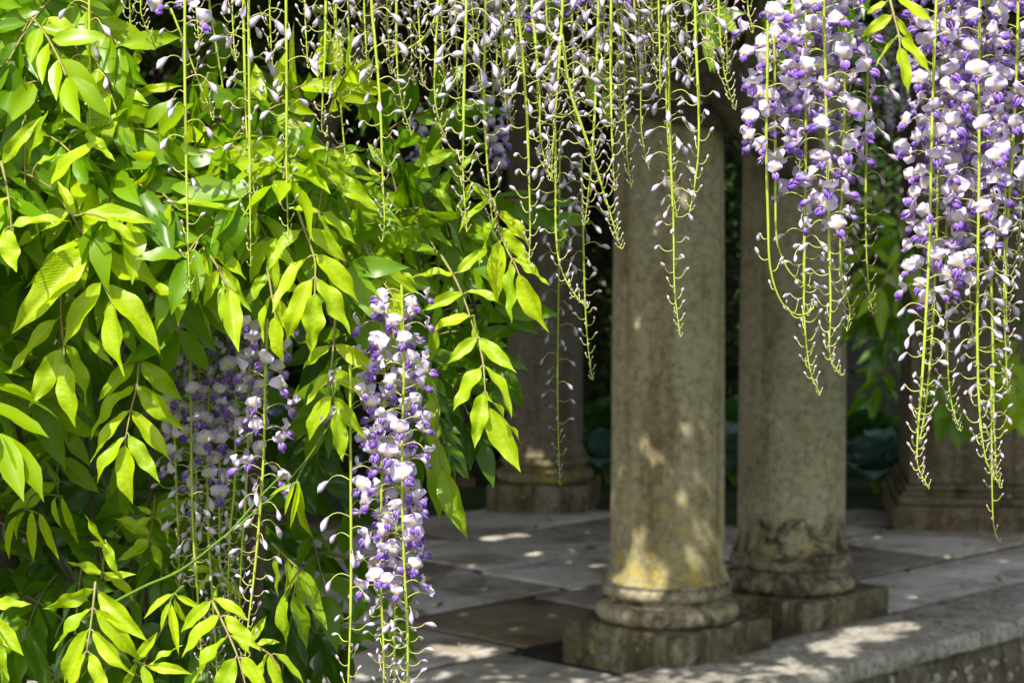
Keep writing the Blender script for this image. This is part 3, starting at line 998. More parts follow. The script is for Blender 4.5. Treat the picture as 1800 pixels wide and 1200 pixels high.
CL('dull green leaf hanging at the right border low beside the pier', 7.4,
   [(1800, 560), (1792, 620), (1782, 660)],
   [((1786, 600), (1742, 660), .9), ((1790, 622), (1752, 720), .9), ((1780, 660), (1712, 690), .9), ((1786, 660), (1768, 752), .9), ((1796, 640), (1802, 740), .9), ((1780, 600), (1726, 622), .8), ((1782, 664), (1790, 770), .9)], 'dark')
CL('dull green leaf in shade behind the dense open flowers', 7.0,
   [(1600, 420), (1570, 470), (1548, 510)],
   [((1596, 430), (1612, 540), .8), ((1572, 466), (1590, 556), .8), ((1560, 480), (1520, 470), .8), ((1550, 508), (1546, 600), .8), ((1550, 508), (1502, 560), .8), ((1590, 430), (1540, 420), .8)], 'dark')
CL('dark green leaf hanging at the top beside the thick bare branch', 3.4,
   [(1262, -30), (1252, 40), (1246, 80)],
   [((1250, 40), (1246, 128), .8), ((1256, 20), (1222, 56), .8), ((1262, 10), (1300, 70), .8), ((1246, 80), (1256, 128), .6)], 'dark')
CL('green leaf high up among the centre bud racemes, in shade', 2.5,
   [(900, -30), (906, 30), (900, 70)],
   [((902, 40), (880, 100), 1.2), ((908, 36), (944, 80), 1.0), ((898, 64), (890, 130), .9), ((904, 10), (860, 40), .9), ((906, 66), (926, 130), .9)], 'dark')
CL('green leaf behind the lone buds above the back column', 2.6,
   [(1040, 60), (1052, 120), (1060, 160)],
   [((1052, 120), (1030, 190), 1.1), ((1060, 130), (1090, 180), .9), ((1060, 160), (1064, 230), .9), ((1046, 100), (1008, 130), .9)], 'dark')

# ------------------------------------------------------------------ wisteria racemes
PALE = np.array((0.84, 0.79, 0.89))
LILAC = np.array((0.60, 0.49, 0.80))
VIOLET = np.array((0.17, 0.042, 0.43))
YELLOW = np.array((0.74, 0.62, 0.06))
CREAM = np.array((0.56, 0.48, 0.42))
MAUVE = np.array((0.36, 0.25, 0.33))


def flower_mesh(rg, openness):
    """one pea flower: reflexed banner with a yellow eye, two wings and a violet keel, on a mauve calyx"""
    m = MB()
    nu, nv = 15, 10
    u = np.linspace(-1, 1, nu)
    v = np.linspace(0, 1, nv)
    U, Vv = np.meshgrid(u, v, indexing='ij')
    reflex, start = rg.uniform(0.15, 0.6), 0.0
    hw = 0.0090 * rg.uniform(0.9, 1.12)
    hh = 0.0130 * rg.uniform(0.9, 1.1)
    wv = hw * np.interp(Vv, [0, .07, .18, .36, .58, .76, .89, .96, 1], [.34, .72, .93, 1.0, .98, .86, .62, .36, .1])
    X = U * wv
    th = openness + reflex * Vv ** 0.9 - start
    zc = np.concatenate([[0], np.cumsum(np.sin(openness + reflex * v[1:] ** 0.9) * hh / (nv - 1))])
    yc = np.concatenate([[0], np.cumsum(np.cos(openness + reflex * v[1:] ** 0.9) * hh / (nv - 1))])
    Z = np.interp(Vv, v, zc)
    Yy = np.interp(Vv, v, yc)
    curl = 0.0013 * np.abs(U) ** 2.2 * (0.5 + Vv) + 0.0009 * np.sin(U * 5 + rg.uniform(0, 6)) * Vv
    fold = rg.uniform(0.02, 0.8) ** 2.4                 # how far the two halves are still folded back along the midline
    lobe = 0.0008 * np.sin(np.pi * np.clip(np.abs(U) * 1.05, 0, 1)) * np.sin(np.pi * np.clip(Vv * 1.1, 0, 1)) ** 0.7
    ruffle = 0.0020 * np.abs(U) ** 2 * np.sin(Vv * rg.uniform(8, 12) + np.sign(U) * rg.uniform(0, 3) + rg.uniform(0, 6))
    off = -curl * 1.2 - np.abs(X) * math.sin(fold) + lobe + ruffle
    X = X * (1 - (1 - math.cos(fold)) * 0.9)
    Yy = Yy + off * np.sin(th)
    Z = Z - off * np.cos(th) 
    Z -= 0.0022 * np.exp(-(U / 0.2) ** 2) * 1.7 * np.clip((Vv - 0.7) / 0.3, 0, 1)          # notch line
    P = np.stack([X, Yy, Z], -1).reshape(-1, 3)
    eye = np.exp(-((U / 0.40) ** 2 + ((Vv - 0.30) / 0.20) ** 2)).reshape(-1, 1)
    halo = np.exp(-((U / 0.72) ** 2 + ((Vv - 0.42) / 0.38) ** 2)).reshape(-1, 1)
    rim = (np.clip((np.maximum(np.abs(U), Vv) - 0.88) / 0.12, 0, 1) * 0.55).reshape(-1, 1)
    vein = (0.5 + 0.5 * np.cos(U * 22)).reshape(-1, 1) * 0.22
    col = LILAC * (1 - halo) + PALE * halo
    col = col * (1 - vein) + LILAC * vein
    col = col * (1 - rim) + PALE * rim
    col = col * (1 - eye * 0.9) + YELLOW * eye * 0.9
    m.add(P, grid_faces(nu, nv), 0, col)
    # wings and keel: two flattened pods side by side and one between and below
    a = np.arange(8) * 2 * math.pi / 8
    for sx, ln, wd, ht, dz in ((-1, 0.0112, 0.00130, 0.0028, 0.0), (1, 0.0112, 0.00130, 0.0028, 0.0), (0, 0.0118, 0.0014, 0.0025, -0.0014)):
        tt = np.linspace(0, 1, 8)
        r = np.interp(tt, [0, .1, .35, .65, .88, 1], [.12, .5, .95, 1.0, .62, .06])
        bend = 0.6 + 0.35 * rg.random()
        yy = 0.001 + ln * 0.72 * tt
        zz = dz - ln * (0.15 + bend * 0.6) * tt + 0.002 * tt ** 2
        xx = sx * (0.0012 + 0.0016 * np.sin(tt * 3.1))
        V = np.stack([xx[:, None] + wd * r[:, None] * np.cos(a), yy[:, None] + 0.4 * ht * r[:, None] * np.sin(a),
                      zz[:, None] + ht * r[:, None] * np.sin(a) * 0.9], -1).reshape(-1, 3)
        k = np.clip((tt - 0.12) / 0.5, 0, 1)[:, None]
        c = np.repeat((LILAC * 0.95 * (1 - k) + VIOLET * k * rg.uniform(0.85, 1.25)), 8, 0)
        m.add(V, ring_faces(8, 8), 0, c)
    tt = np.linspace(0, 1, 4)
    r = np.array([0.0008, 0.0022, 0.0026, 0.0026])
    V = np.stack([r[:, None] * np.cos(a), (-0.003 + 0.0045 * tt)[:, None] + 0 * a, r[:, None] * np.sin(a)], -1).reshape(-1, 3)
    m.add(V, ring_faces(4, 8), 0, MAUVE)
    return m.mesh('flower', [M['petal']])


rf = np.random.default_rng(21)
FLOWERS = [flower_mesh(rf, o) for o in (0.7, 1.0, 1.25, 1.45, 1.1, 1.5, 0.85, 1.3, 0.5, 0.95, 1.2, 1.4)]


def bud_arrays(L, stage, rg):
    """bud along +Y of length L; stage 0 = tiny tip bud, 1 = swollen bud about to open"""
    ns, nr = (6, 6) if L > 0.007 else (5, 5)
    tt = np.linspace(0, 1, nr)
    if stage > 0.45:
        r = np.interp(tt, [0, .12, .3, .6, .85, 1], [.06, .15, .16, .25, .19, .02])
    else:
        r = np.interp(tt, [0, .15, .5, .8, 1], [.06, .18, .27, .2, .03])
    a = np.arange(ns) * 2 * math.pi / ns
    cur = (0.16 + 0.26 * rg.random()) * stage
    zz = -cur * tt ** 2 * L
    V = np.stack([r[:, None] * np.cos(a) * L * 0.8, tt[:, None] * L + 0 * a, zz[:, None] + r[:, None] * np.sin(a) * L], -1).reshape(-1, 3)
    k = np.clip((tt - 0.18) / 0.25, 0, 1)[:, None]
    if stage > 0.45:
        tip = (PALE * 0.72 * (1 - 0.25 * rg.random()) + LILAC * 0.10) * np.array((1.0, 0.98, 1.0))
        base = MAUVE
        end = np.clip((tt - 0.8) / 0.2, 0, 1)[:, None] * rg.uniform(0, 0.55)
        c = base * (1 - k) + tip * k
        c = c * (1 - end) + LILAC * end
    else:
        tip = CREAM * rg.uniform(0.7, 1.05)
        base = MAUVE * 0.9 + CREAM * 0.25
        c = base * (1 - k * 0.8) + tip * k * 0.8
        c = c + np.array((0.02, -0.03, 0.07)) * stage
    return V, ring_faces(nr, ns), np.repeat(c, ns, 0)


def orient(V, axis, up):
    ax = np.asarray(axis, float)
    ax = ax / np.linalg.norm(ax)
    upv = np.asarray(up, float) - ax * (np.asarray(up, float) @ ax)
    nn = np.linalg.norm(upv)
    upv = upv / nn if nn > 1e-6 else np.array([1.0, 0, 0])
    xx = np.cross(ax, upv)
    return V[:, :1] * xx + V[:, 1:2] * ax + V[:, 2:3] * upv


BIGBUDS = []
for k in range(6):
    V_, F_, c_ = bud_arrays(1.0, rf.uniform(0.5, 1.0), rf)
    m_ = MB()
    m_.add(V_, F_, 0, c_)
    BIGBUDS.append(m_.mesh('bud', [M['bud']]))

N_RACEME = [0]


def raceme(label, Y, pts, opened=0.19, dens=1.0, curl=1.0, lush=1.0, size=1.0, skip=0.0, group='hanging wisteria racemes'):
    """stem path in photograph pixels from top to tip; flowers where the distance to the tip exceeds `opened` metres"""
    N_RACEME[0] += 1
    rg = np.random.default_rng(100 + N_RACEME[0] * 13)
    if pts[0][1] <= 5:
        (x0, y0), (x1, y1) = pts[0], pts[1]
        k = 150.0 / max(40.0, (y1 - y0))
        pts = [(x0 - (x1 - x0) * k * 0.5, -150 * 1.9 / Y * 1.4)] + list(pts)
    dY = rg.normal(0, 0.012)
    P3 = [at(x, y, Y + dY * i / len(pts)) for i, (x, y) in enumerate(pts)]
    base = P3[0]
    root = thing('wisteria_raceme', label, 'flower cluster', base, group)
    n = max(24, int(60 * (pts[-1][1] - pts[0][1]) / 500))
    P = smooth_path(P3, n) - np.array(base)
    s = arc_len(P)
    L = s[-1]
    ms, mbud = MB(), MB()
    rad = 0.00115 * size * np.clip(0.42 + (L - s) / 0.16, 0.42, 1.15)
    V, F = tube(P, rad, 7)
    ms.add(V, F, 0)
    T, N, B = frames(P)
    dtip = 0.0005
    ang = rg.uniform(0, 6.28)
    nb = n_big = 0
    while dtip < L - 0.004:
        pos = L - dtip
        ctr = np.array([np.interp(pos, s, P[:, k]) for k in range(3)])
        tan = np.array([np.interp(pos, s, T[:, k]) for k in range(3)])
        nn = np.array([np.interp(pos, s, N[:, k]) for k in range(3)])
        bb = np.cross(tan, nn)
        ang += 2.399 + rg.normal(0, 0.25)
        out = math.cos(ang) * nn + math.sin(ang) * bb
        out /= np.linalg.norm(out)
        grow = dtip / size
        is_fl = grow > opened * rg.uniform(0.88, 1.12)
        if not (skip and not is_fl and grow > 0.015 and rg.random() < skip):
            plen = size * np.interp(grow, [0, .02, .06, .12, .2], [.003, .006, .0125, .019, .023]) * rg.uniform(0.8, 1.15)
            upc = np.interp(grow, [0, .07, .13], [0.75, 0.45, 0.12]) * curl
            q = np.linspace(0, 1, 6)[:, None]
            upw = np.array([0, 0, 1.0])
            pd = ctr + out * plen * q * (1 - 0.12 * q) - tan * 0.0
            if grow < 0.13:
                pd = pd + upw * plen * (-0.18 * np.sin(q * 2.6) + upc * q ** 2.2)
            else:
                pd = pd + upw * plen * (0.24 * np.sin(q * 2.35) - 0.26 * q ** 2.5 * rg.uniform(0.2, 1.3))
            V, F = tube(pd, np.linspace(0.00062, 0.00048, 6) * size, 4)
            ms.add(V, F, 1)
            end = pd[-1]
            edir = pd[-1] - pd[-2]
            edir /= np.linalg.norm(edir)
            if is_fl:
                if nb < 100 and rg.random() < lush:
                    nb += 1
                    o = obj('flower', FLOWERS[int(rg.integers(len(FLOWERS)))], root)
                    face = out * 1.0 + rg.normal(0, 0.35, 3) + np.array([0, -0.25, 0])
                    face[2] = rg.uniform(-0.45, 0.35)
                    face /= np.linalg.norm(face)
                    up = np.array([0, 0, 1.0]) + rg.normal(0, 0.38, 3)
                    fx = np.cross(face, up)
                    fx /= np.linalg.norm(fx)
                    fz = np.cross(fx, face)
                    sc = size * rg.uniform(0.74, 1.14)
                    mt = Matrix(((*(fx * sc), 0), (*(face * sc), 0), (*(fz * sc), 0), (0, 0, 0, 1))).transposed()
                    o.matrix_basis = Matrix.Translation(Vector(end + face * 0.002)) @ mt
            else:
                bl = size * np.interp(grow, [0, .015, .05, .10, .15, .22], [.0025, .0037, .0058, .0083, .0120, .0150]) * rg.uniform(0.82, 1.18)
                st = float(np.clip((grow - 0.03) / 0.11, 0, 1))
                V, F, c = bud_arrays(bl, st, rg)
                if st > 0.45:
                    d = edir * 0.35 + out * rg.uniform(0.3, 0.95) + np.array([0, 0, -0.75]) * rg.uniform(0.1, 1.2) + rg.normal(0, 0.2, 3)
                else:
                    d = edir + rg.normal(0, 0.2, 3)
                up = np.array([0, 0, 1.0]) + rg.normal(0, 0.3, 3)
                if st > 0.45 and n_big < 100:
                    n_big += 1
                    d /= np.linalg.norm(d)
                    up = up - d * (up @ d)
                    up /= np.linalg.norm(up)
                    fx = np.cross(d, up)
                    o = obj('bud', BIGBUDS[int(rg.integers(len(BIGBUDS)))], root)
                    o.matrix_basis = Matrix.Translation(Vector(end)) @ Matrix(((*(fx * bl), 0), (*(d * bl), 0), (*(up * bl), 0), (0, 0, 0, 1))).transposed()
                else:
                    mbud.add(orient(V, d, up) + end, F, 0, c)
        step = np.interp(grow, [0, .012, .05, .1, .2], [.0019, .0026, .0048, .0062, .0066]) * size
        dtip += step / dens * rg.uniform(0.75, 1.25)
    ms.build('stem', [M['stem'], M['pedicel']], root)
    if mbud.n:
        mbud.build('tip_buds', [M['bud']], root)['kind'] = 'stuff'
    return root



RC = raceme
# --- the leaf side: open, thinly budded stems
RC('thin bud stem hanging beside the leathery top leaves, few buds', 1.95, [(157, 0), (158, 120), (158, 220), (155, 300), (153, 390)], .5, .42, size=.95)
RC('short pale tip curling in the dark opening above the upright leaflet', 1.97, [(247, 0), (249, 25), (256, 48), (266, 62)], .5, 1.0, size=.9)
RC('straight bud stem carrying two open lilac flowers high on it', 1.88, [(325, 0), (325, 130), (327, 260), (330, 400), (333, 512)], .205, .5, lush=1)
RC('slanting bud stem crossing from the two lilac flowers toward the right', 1.92, [(300, 15), (322, 70), (348, 140), (366, 185), (374, 212)], .3, .8, size=.9)
RC('dim bud stem set back behind the slanting one', 2.15, [(368, 0), (380, 80), (394, 170), (404, 240), (406, 285)], .25, .9, size=.9)
RC('bud stem with a dense tip, first of two twin stems side by side', 1.9, [(428, 0), (430, 110), (433, 220), (440, 290), (448, 345)], .5, .55)
RC('long bud stem, second of the twin stems, ending above the young folded leaflets', 1.89, [(437, 0), (438, 130), (439, 260), (440, 380), (441, 468)], .5, .5)
RC('evenly budded straight stem hanging over the fanning bright leaf', 1.88, [(503, 0), (504, 150), (504, 300), (507, 432)], .5, .6)
RC('short bud stem ending in a forked tip above the long right-reaching leaflets', 1.92, [(573, 0), (571, 90), (567, 180), (566, 228), (578, 240)], .5, .8)
RC('thin dim bud stem just behind the forked-tip stem', 2.1, [(586, -10), (592, 80), (600, 200), (612, 320), (618, 370)], .5, .5, size=.9)
RC('bud stem with a gentle bend ending beside the drooping lit leaf', 1.9, [(653, 0), (658, 60), (665, 140), (670, 220), (673, 320), (676, 390), (672, 425)], .5, .62)
RC('short bud stem with large drooping buds and a curled tip', 1.93, [(697, 0), (697, 70), (700, 140), (710, 195), (724, 238)], .24, 1.0)
RC('raceme swinging sideways to the left across the other bud stems', 1.94, [(778, -5), (770, 20), (752, 58), (725, 82), (690, 98), (655, 125), (628, 152), (602, 176)], .5, .9, size=.9)
RC('densely budded stem with a short hooked tip over the deep green leaf', 1.92, [(770, 0), (766, 80), (764, 160), (770, 205), (784, 245)], .5, .95)
RC('thick straight bud stem with a long dense white tip', 1.87, [(820, 0), (817, 100), (815, 200), (814, 290), (817, 360), (821, 408)], .5, 1.05)
RC('slim bud stem ending by the leaf that drapes the back column', 1.9, [(853, 0), (852, 100), (851, 190), (856, 280), (862, 350), (868, 412)], .5, .8)
RC('shaded bud stem seen between the thick straight stem and the slim one', 2.15, [(838, 0), (840, 60), (842, 130), (850, 200)], .3, 1.2)
RC('bud stem running down to a sparse tip over the draped leaf', 1.89, [(910, 0), (917, 80), (926, 200), (930, 310), (932, 400), (930, 470)], .5, .75)
RC('bud stem with large mauve buds, its dense tip meeting its neighbour', 1.9, [(935, 0), (941, 70), (948, 160), (950, 240), (962, 295), (978, 322)], .26, 1.1)
RC('dense bud stem crossing its neighbour and closing in a thick pale tip', 1.88, [(989, 0), (985, 80), (978, 180), (972, 260), (968, 318)], .3, 1.2)
RC('heavy raceme curving right into a thick cone of pale buds before the front column', 1.86, [(988, 60), (1000, 150), (1020, 215), (1040, 270), (1062, 340), (1080, 400), (1092, 438)], .5, 1.25)
RC('bud stem bending to the right below the sparse tip', 1.95, [(975, 200), (977, 300), (977, 400), (984, 465), (1005, 510), (1032, 542)], .5, .85, size=.9)
RC('raceme with open violet flowers at the top, above the front column', 1.92, [(1052, 0), (1050, 80), (1047, 170), (1040, 290), (1033, 350), (1027, 400)], .21, 1.15, lush=.9)
RC('raceme with big drooping white buds beside the violet-topped raceme', 1.9, [(1074, -10), (1074, 70), (1074, 150), (1076, 250), (1080, 335)], .185, 1.15, lush=.8)
RC('short bud stem over the upper shaft of the front column', 1.95, [(1092, 10), (1096, 90), (1099, 190), (1103, 280), (1109, 330)], .26, .85, size=.9)
RC('thin dark green stem with hardly any buds before the front column', 2.1, [(1122, 20), (1126, 120), (1127, 220), (1134, 270), (1142, 300)], .4, .5, size=.75)
RC('short stem ending in a three-pronged tip before the branch', 1.9, [(1158, 0), (1159, 60), (1160, 120), (1160, 165)], .5, .8)
RC('long thin bud stem ending low on the front column shaft', 1.93, [(1174, 0), (1176, 140), (1179, 270), (1184, 400), (1186, 510), (1196, 592)], .5, .72, size=.9)
RC('thin bud stem twinned with the long one on the front column', 1.97, [(1168, 40), (1171, 160), (1175, 260), (1182, 330), (1190, 380)], .5, .7, size=.85)
RC('small curled tip hanging right of the three-pronged tip', 1.93, [(1180, 0), (1184, 40), (1192, 78), (1203, 94)], .5, .9, size=.8)
RC('bud stem with upturned buds, its tip over the edge of the front column', 1.87, [(1222, 0), (1224, 90), (1228, 180), (1228, 260), (1222, 320), (1212, 374)], .5, .75)
RC('pair-topped bud stem slanting into a dense tip beside the thick bare branch', 1.88, [(1263, 0), (1266, 60), (1272, 120), (1283, 165), (1293, 194)], .5, 1.25)
RC('short green bud stem just behind the slanting dense tip', 1.9, [(1275, -5), (1277, 60), (1279, 130)], .5, 1.1, size=.9)
RC('short bud tip at the top edge before the first open flowers', 1.92, [(1314, 0), (1318, 30), (1324, 58)], .5, .9)
# --- the flowering pair of clusters on the right
RC('flowering raceme whose bare lower stem curls in a wide hook', 1.86, [(1350, 10), (1349, 120), (1347, 250), (1350, 380), (1354, 470), (1372, 528), (1398, 552), (1420, 550), (1434, 535)], .165, .95, lush=1, skip=0.85)
RC('flowering raceme curving in a smaller hook inside the wide one', 1.9, [(1360, 30), (1362, 150), (1363, 280), (1364, 400), (1370, 440), (1388, 478), (1412, 498), (1438, 508)], .13, .95, lush=1, skip=0.8)
RC('flowering raceme with lilac flowers above and a forked bent tip', 1.89, [(1417, 0), (1417, 150), (1416, 300), (1414, 440), (1414, 560), (1424, 650), (1442, 694)], .15, 1.0, lush=1)
RC('tall flowering raceme, its tip kicked out to the right over the second column', 1.85, [(1448, 0), (1451, 130), (1454, 270), (1457, 400), (1460, 530), (1458, 610), (1464, 640), (1482, 660)], .13, 1.1, lush=1)
RC('raceme of white half-open buds ending in a fine tapering tip', 1.9, [(1487, 0), (1485, 150), (1481, 300), (1477, 410), (1480, 490), (1494, 545), (1488, 582)], .15, 1.05, lush=1)
RC('sparse bud raceme hanging alone in the dark gap between the flower masses', 1.95, [(1526, 60), (1524, 200), (1522, 340), (1523, 440), (1528, 510), (1534, 552)], .3, .8, size=.9)
RC('dense flowering raceme, longest of the front flowers, with a hooked pale tip', 1.86, [(1646, -5), (1641, 130), (1637, 280), (1634, 420), (1629, 530), (1622, 650), (1613, 770), (1614, 820), (1634, 860)], .165, 1.15, lush=1)
RC('flowering raceme joining the longest one at its pale end', 1.89, [(1664, 10), (1656, 150), (1650, 290), (1646, 420), (1640, 560), (1630, 690), (1616, 780)], .13, 1.1, lush=1)
RC('flowering raceme with a dense tapering bud tail before the pier', 1.86, [(1722, -5), (1721, 150), (1721, 300), (1719, 450), (1718, 600), (1722, 720), (1734, 810), (1762, 856)], .2, 1.15, lush=1)
RC('flowering raceme behind the dense tapering tail, ending a little higher', 1.9, [(1738, 0), (1734, 160), (1735, 320), (1741, 460), (1745, 600), (1747, 730), (1752, 838)], .2, 1.05, lush=1)
RC('thin raceme with the last violet flowers and a small dark tip', 1.93, [(1690, 0), (1680, 160), (1664, 400), (1664, 560), (1667, 660), (1675, 720), (1689, 758)], .15, .95, lush=.95, size=.92)
RC('purple raceme with heavy flowers along the right border', 1.88, [(1790, -5), (1786, 140), (1780, 260), (1772, 380), (1768, 480), (1770, 570)], .1, 1.2, lush=1)
RC('flowering raceme filling the top between the yellow-green sprig and the border', 1.92, [(1700, -5), (1704, 90), (1708, 200), (1706, 330), (1702, 450), (1710, 606)], .12, 1.15, lush=1)
RC('flowering raceme cut by the right border', 1.94, [(1808, -5), (1806, 130), (1800, 260), (1794, 380), (1792, 470)], .06, 1.2, lush=1)
RC('flower-packed raceme just right of the yellow-green sprig', 1.9, [(1668, -5), (1662, 100), (1656, 220), (1654, 340)], .03, 1.15, lush=1)
RC('lilac raceme filling the top between the tall raceme and the hooked one', 1.92, [(1392, -5), (1396, 90), (1402, 180), (1406, 300)], .05, 1.15, lush=1)
RC('lilac raceme just left of the yellow-green sprig', 1.93, [(1478, -5), (1480, 60), (1484, 130), (1488, 230)], .06, 1.1, lush=1)
RC('dim thin raceme with small dark buds behind the dense tapering tail', 2.3, [(1768, 200), (1767, 360), (1765, 500), (1768, 620), (1772, 690)], .5, .9, size=.85)
# --- shaded hanging clusters on the lower left
RC('purple raceme with sunlit right-hand flowers hanging in front of the paving', 1.95, [(706, 500), (710, 640), (707, 760), (707, 880), (711, 1000), (717, 1120), (716, 1230), (714, 1340)], .15, 1.25, lush=1)
RC('purple raceme paired with the sunlit one before the paving', 1.97, [(668, 520), (676, 640), (672, 780), (670, 900), (669, 1020), (674, 1130), (675, 1225), (674, 1300)], .14, 1.2, lush=1)
RC('third purple raceme between the paired ones, its green stem bare low down', 1.99, [(690, 540), (693, 680), (697, 820), (697, 950), (694, 1080), (694, 1220), (694, 1280)], .16, 1.1, lush=1)
RC('sparse bud raceme hanging free left of the paired purple racemes', 1.95, [(616, 640), (616, 760), (617, 900), (617, 1040), (614, 1150), (612, 1215), (612, 1290)], .24, .6, lush=.5)
RC('shaded purple raceme with dark straight stem under the fanning leaf', 2.10, [(331, 430), (334, 620), (336, 740), (337, 860), (341, 960), (346, 1025), (352, 1120), (354, 1190)], .2, 1.0, lush=.95)
RC('shaded raceme of pale flowers right behind the dark straight stem', 2.13, [(372, 440), (368, 660), (365, 800), (366, 930), (374, 1052), (380, 1150), (383, 1230)], .215, 1.1, lush=1)
RC('shaded raceme with violet flowers in the middle of the dim cluster', 2.12, [(420, 430), (416, 620), (414, 760), (412, 860), (404, 940), (400, 1080)], .16, 1.15, lush=1)
RC('shaded raceme with side-lit flowers at the edge of the dark gap', 2.0, [(470, 560), (466, 680), (464, 790), (458, 890), (448, 1000), (436, 1100), (428, 1190)], .195, 1.0, lush=1)
RC('shaded raceme whose grey-lilac flowers fill the space left of the violet one', 2.17, [(395, 450), (392, 580), (388, 700), (386, 830), (386, 960), (390, 1040)], .165, 1.1, lush=1)
RC('shaded raceme filling the space under the fanning leaf, flowers grey-lilac', 2.18, [(350, 440), (352, 560), (350, 680), (346, 800), (344, 920), (346, 980)], .15, 1.1, lush=1)
RC('dim raceme tucked under the leaves behind the shaded purple ones', 2.2, [(310, 520), (312, 600), (314, 680), (318, 760)], .05, 1.1, lush=1)
# --- dim ones farther back
RC('very thin dim raceme with specks of lilac before the back column', 2.5, [(984, 230), (983, 400), (981, 560), (980, 700), (984, 852)], .6, .55, size=.8)
RC('dim raceme ending in a dense tip in the dark gap left of the front column', 2.2, [(1022, 280), (1025, 400), (1028, 520), (1033, 600), (1041, 668)], .5, .8, size=.85)
RC('out of focus lilac raceme deep behind the centre buds', 3.0, [(866, 120), (868, 190), (872, 260), (878, 330)], .02, 1.0, lush=1)
RC('out of focus purple raceme deep in the gap above the broad green leaf', 3.3, [(738, 180), (738, 240), (736, 300), (734, 372)], .01, 1.0, lush=1)
RC('blurred purple raceme far behind the flowers, under the sprig', 7.0, [(1560, -40), (1562, 60), (1564, 150), (1566, 240)], .02, 1.0, lush=1)
RC('second blurred purple raceme far behind, nearer the dense flowers', 7.2, [(1596, -40), (1594, 60), (1592, 140), (1590, 215)], .02, 1.0, lush=1)
RC('drooping dark raceme stem low before the pier plinth', 2.6, [(1742, 640), (1743, 760), (1744, 860), (1747, 925), (1757, 952)], .6, .25, size=.9)
for X_, n_ in ((590, 'lilac raceme at the top edge above the forked-tip stem'), (640, 'lilac raceme at the top edge beside the gently bent stem'),
               (735, 'lilac raceme at the top edge behind the sideways one'), (880, 'lilac raceme at the top edge over the draped leaf'),
               (960, 'lilac raceme at the top edge above the paired dense tips'), (1130, 'lilac raceme at the top edge over the front column')):
    RC(n_, 2.02 + 0.05 * math.sin(X_), [(X_, 0), (X_ + 2, 50), (X_ + 5, 110), (X_ + 9, 165 + 30 * math.sin(X_ * 3))], .12, 1.0, lush=.8)
for X_, y_, Y_ in ((775, 150, 2.02), (800, 190, 2.1), (830, 120, 2.0), (870, 160, 2.12), (890, 230, 2.05), (905, 130, 2.0), (940, 200, 2.1), (965, 150, 2.15), (1005, 230, 2.02), (1030, 180, 2.12),
                   (1060, 150, 2.05), (1085, 210, 2.15), (1115, 160, 2.02), (1145, 130, 2.1), (1205, 140, 2.08), (1240, 110, 2.0), (680, 130, 2.05), (720, 150, 2.12)):
    RC('short mauve bud raceme half hidden in the crowded row above the columns', Y_, [(X_, 0), (X_ + 3, y_ * .5), (X_ + 4, y_ * .8), (X_ + 10, y_)], .085 if X_ % 2 == 0 else .12, 1.2, lush=.9, group='short racemes in the crowded top row')
RC('shaded raceme with drooping lilac buds nearest the green shoot', 2.12, [(440, 520), (438, 640), (436, 780), (430, 900), (424, 985), (420, 1110)], .19, 1.1, lush=1)
RC('shaded raceme whose few lilac flowers show between the hanging green leaflets', 2.18, [(300, 560), (304, 680), (308, 800), (312, 900), (316, 1040)], .17, 1.0, lush=1)
for X_, y_, Y_ in ((228, 70, 2.08), (408, 110, 2.06), (474, 130, 2.08), (536, 120, 2.05), (612, 150, 2.06), (640, 120, 2.12), (345, 80, 2.1), (680, 100, 2.03)):
    RC('short lilac raceme at the top edge over the leaf mass, part opened', Y_, [(X_, 0), (X_ + 2, y_ * .5), (X_ + 4, y_ * .8), (X_ + 8, y_)], .095, .95, lush=.9, group='short racemes along the top edge over the leaves')
# the twining green shoot
ts = thing('twining_shoot', 'bright green twining shoot slanting up across the shaded purple racemes', 'shoot', at(150, 1085, 2.06))
Pp = smooth_path([at(x, y, 2.06 - 0.014 * i) for i, (x, y) in enumerate([(150, 1085), (250, 1032), (320, 1000), (400, 938), (480, 872), (540, 806), (585, 742), (640, 706)])], 60) - np.array(ts.location)
m = MB()
V, F = tube(Pp, np.linspace(0.0017, 0.0008, 60) * (1 + 0.35 * (np.arange(60) % 12 == 5)), 7)
m.add(V, F)
m.build('stem', [M['shoot']], ts)
m = MB()
Pq = smooth_path([at(x, y, 1.985) for x, y in [(395, 945), (430, 905), (462, 868), (500, 830)]], 30) - np.array(ts.location)
V, F = tube(Pq, 0.0011, 6)
m.add(V, F)
m.build('tendril', [M['shoot']], ts)

# ------------------------------------------------------------------ the wisteria itself: trunk, branches, bush foliage, leafy roof
vine = thing('wisteria_vine', 'great wisteria with bare dark branches and a mass of green leaves over the terrace', 'climbing plant', (-0.75, 2.95, -0.56))
VO = np.array(vine.location)


def branch(pts, r0, r1, n=50, name='branch', knob=0.05):
    P = smooth_path(pts, n)
    rad = np.linspace(r0, r1, n) * (1 + 0.10 * np.sin(np.linspace(0, 17, n) + rng.uniform(0, 6)) + rng.normal(0, 0.02, n))
    m = MB()
    V, F = tube(P - VO, rad, 14, knob)
    m.add(V, F)
    return m.build(name, [M['bark']], vine)


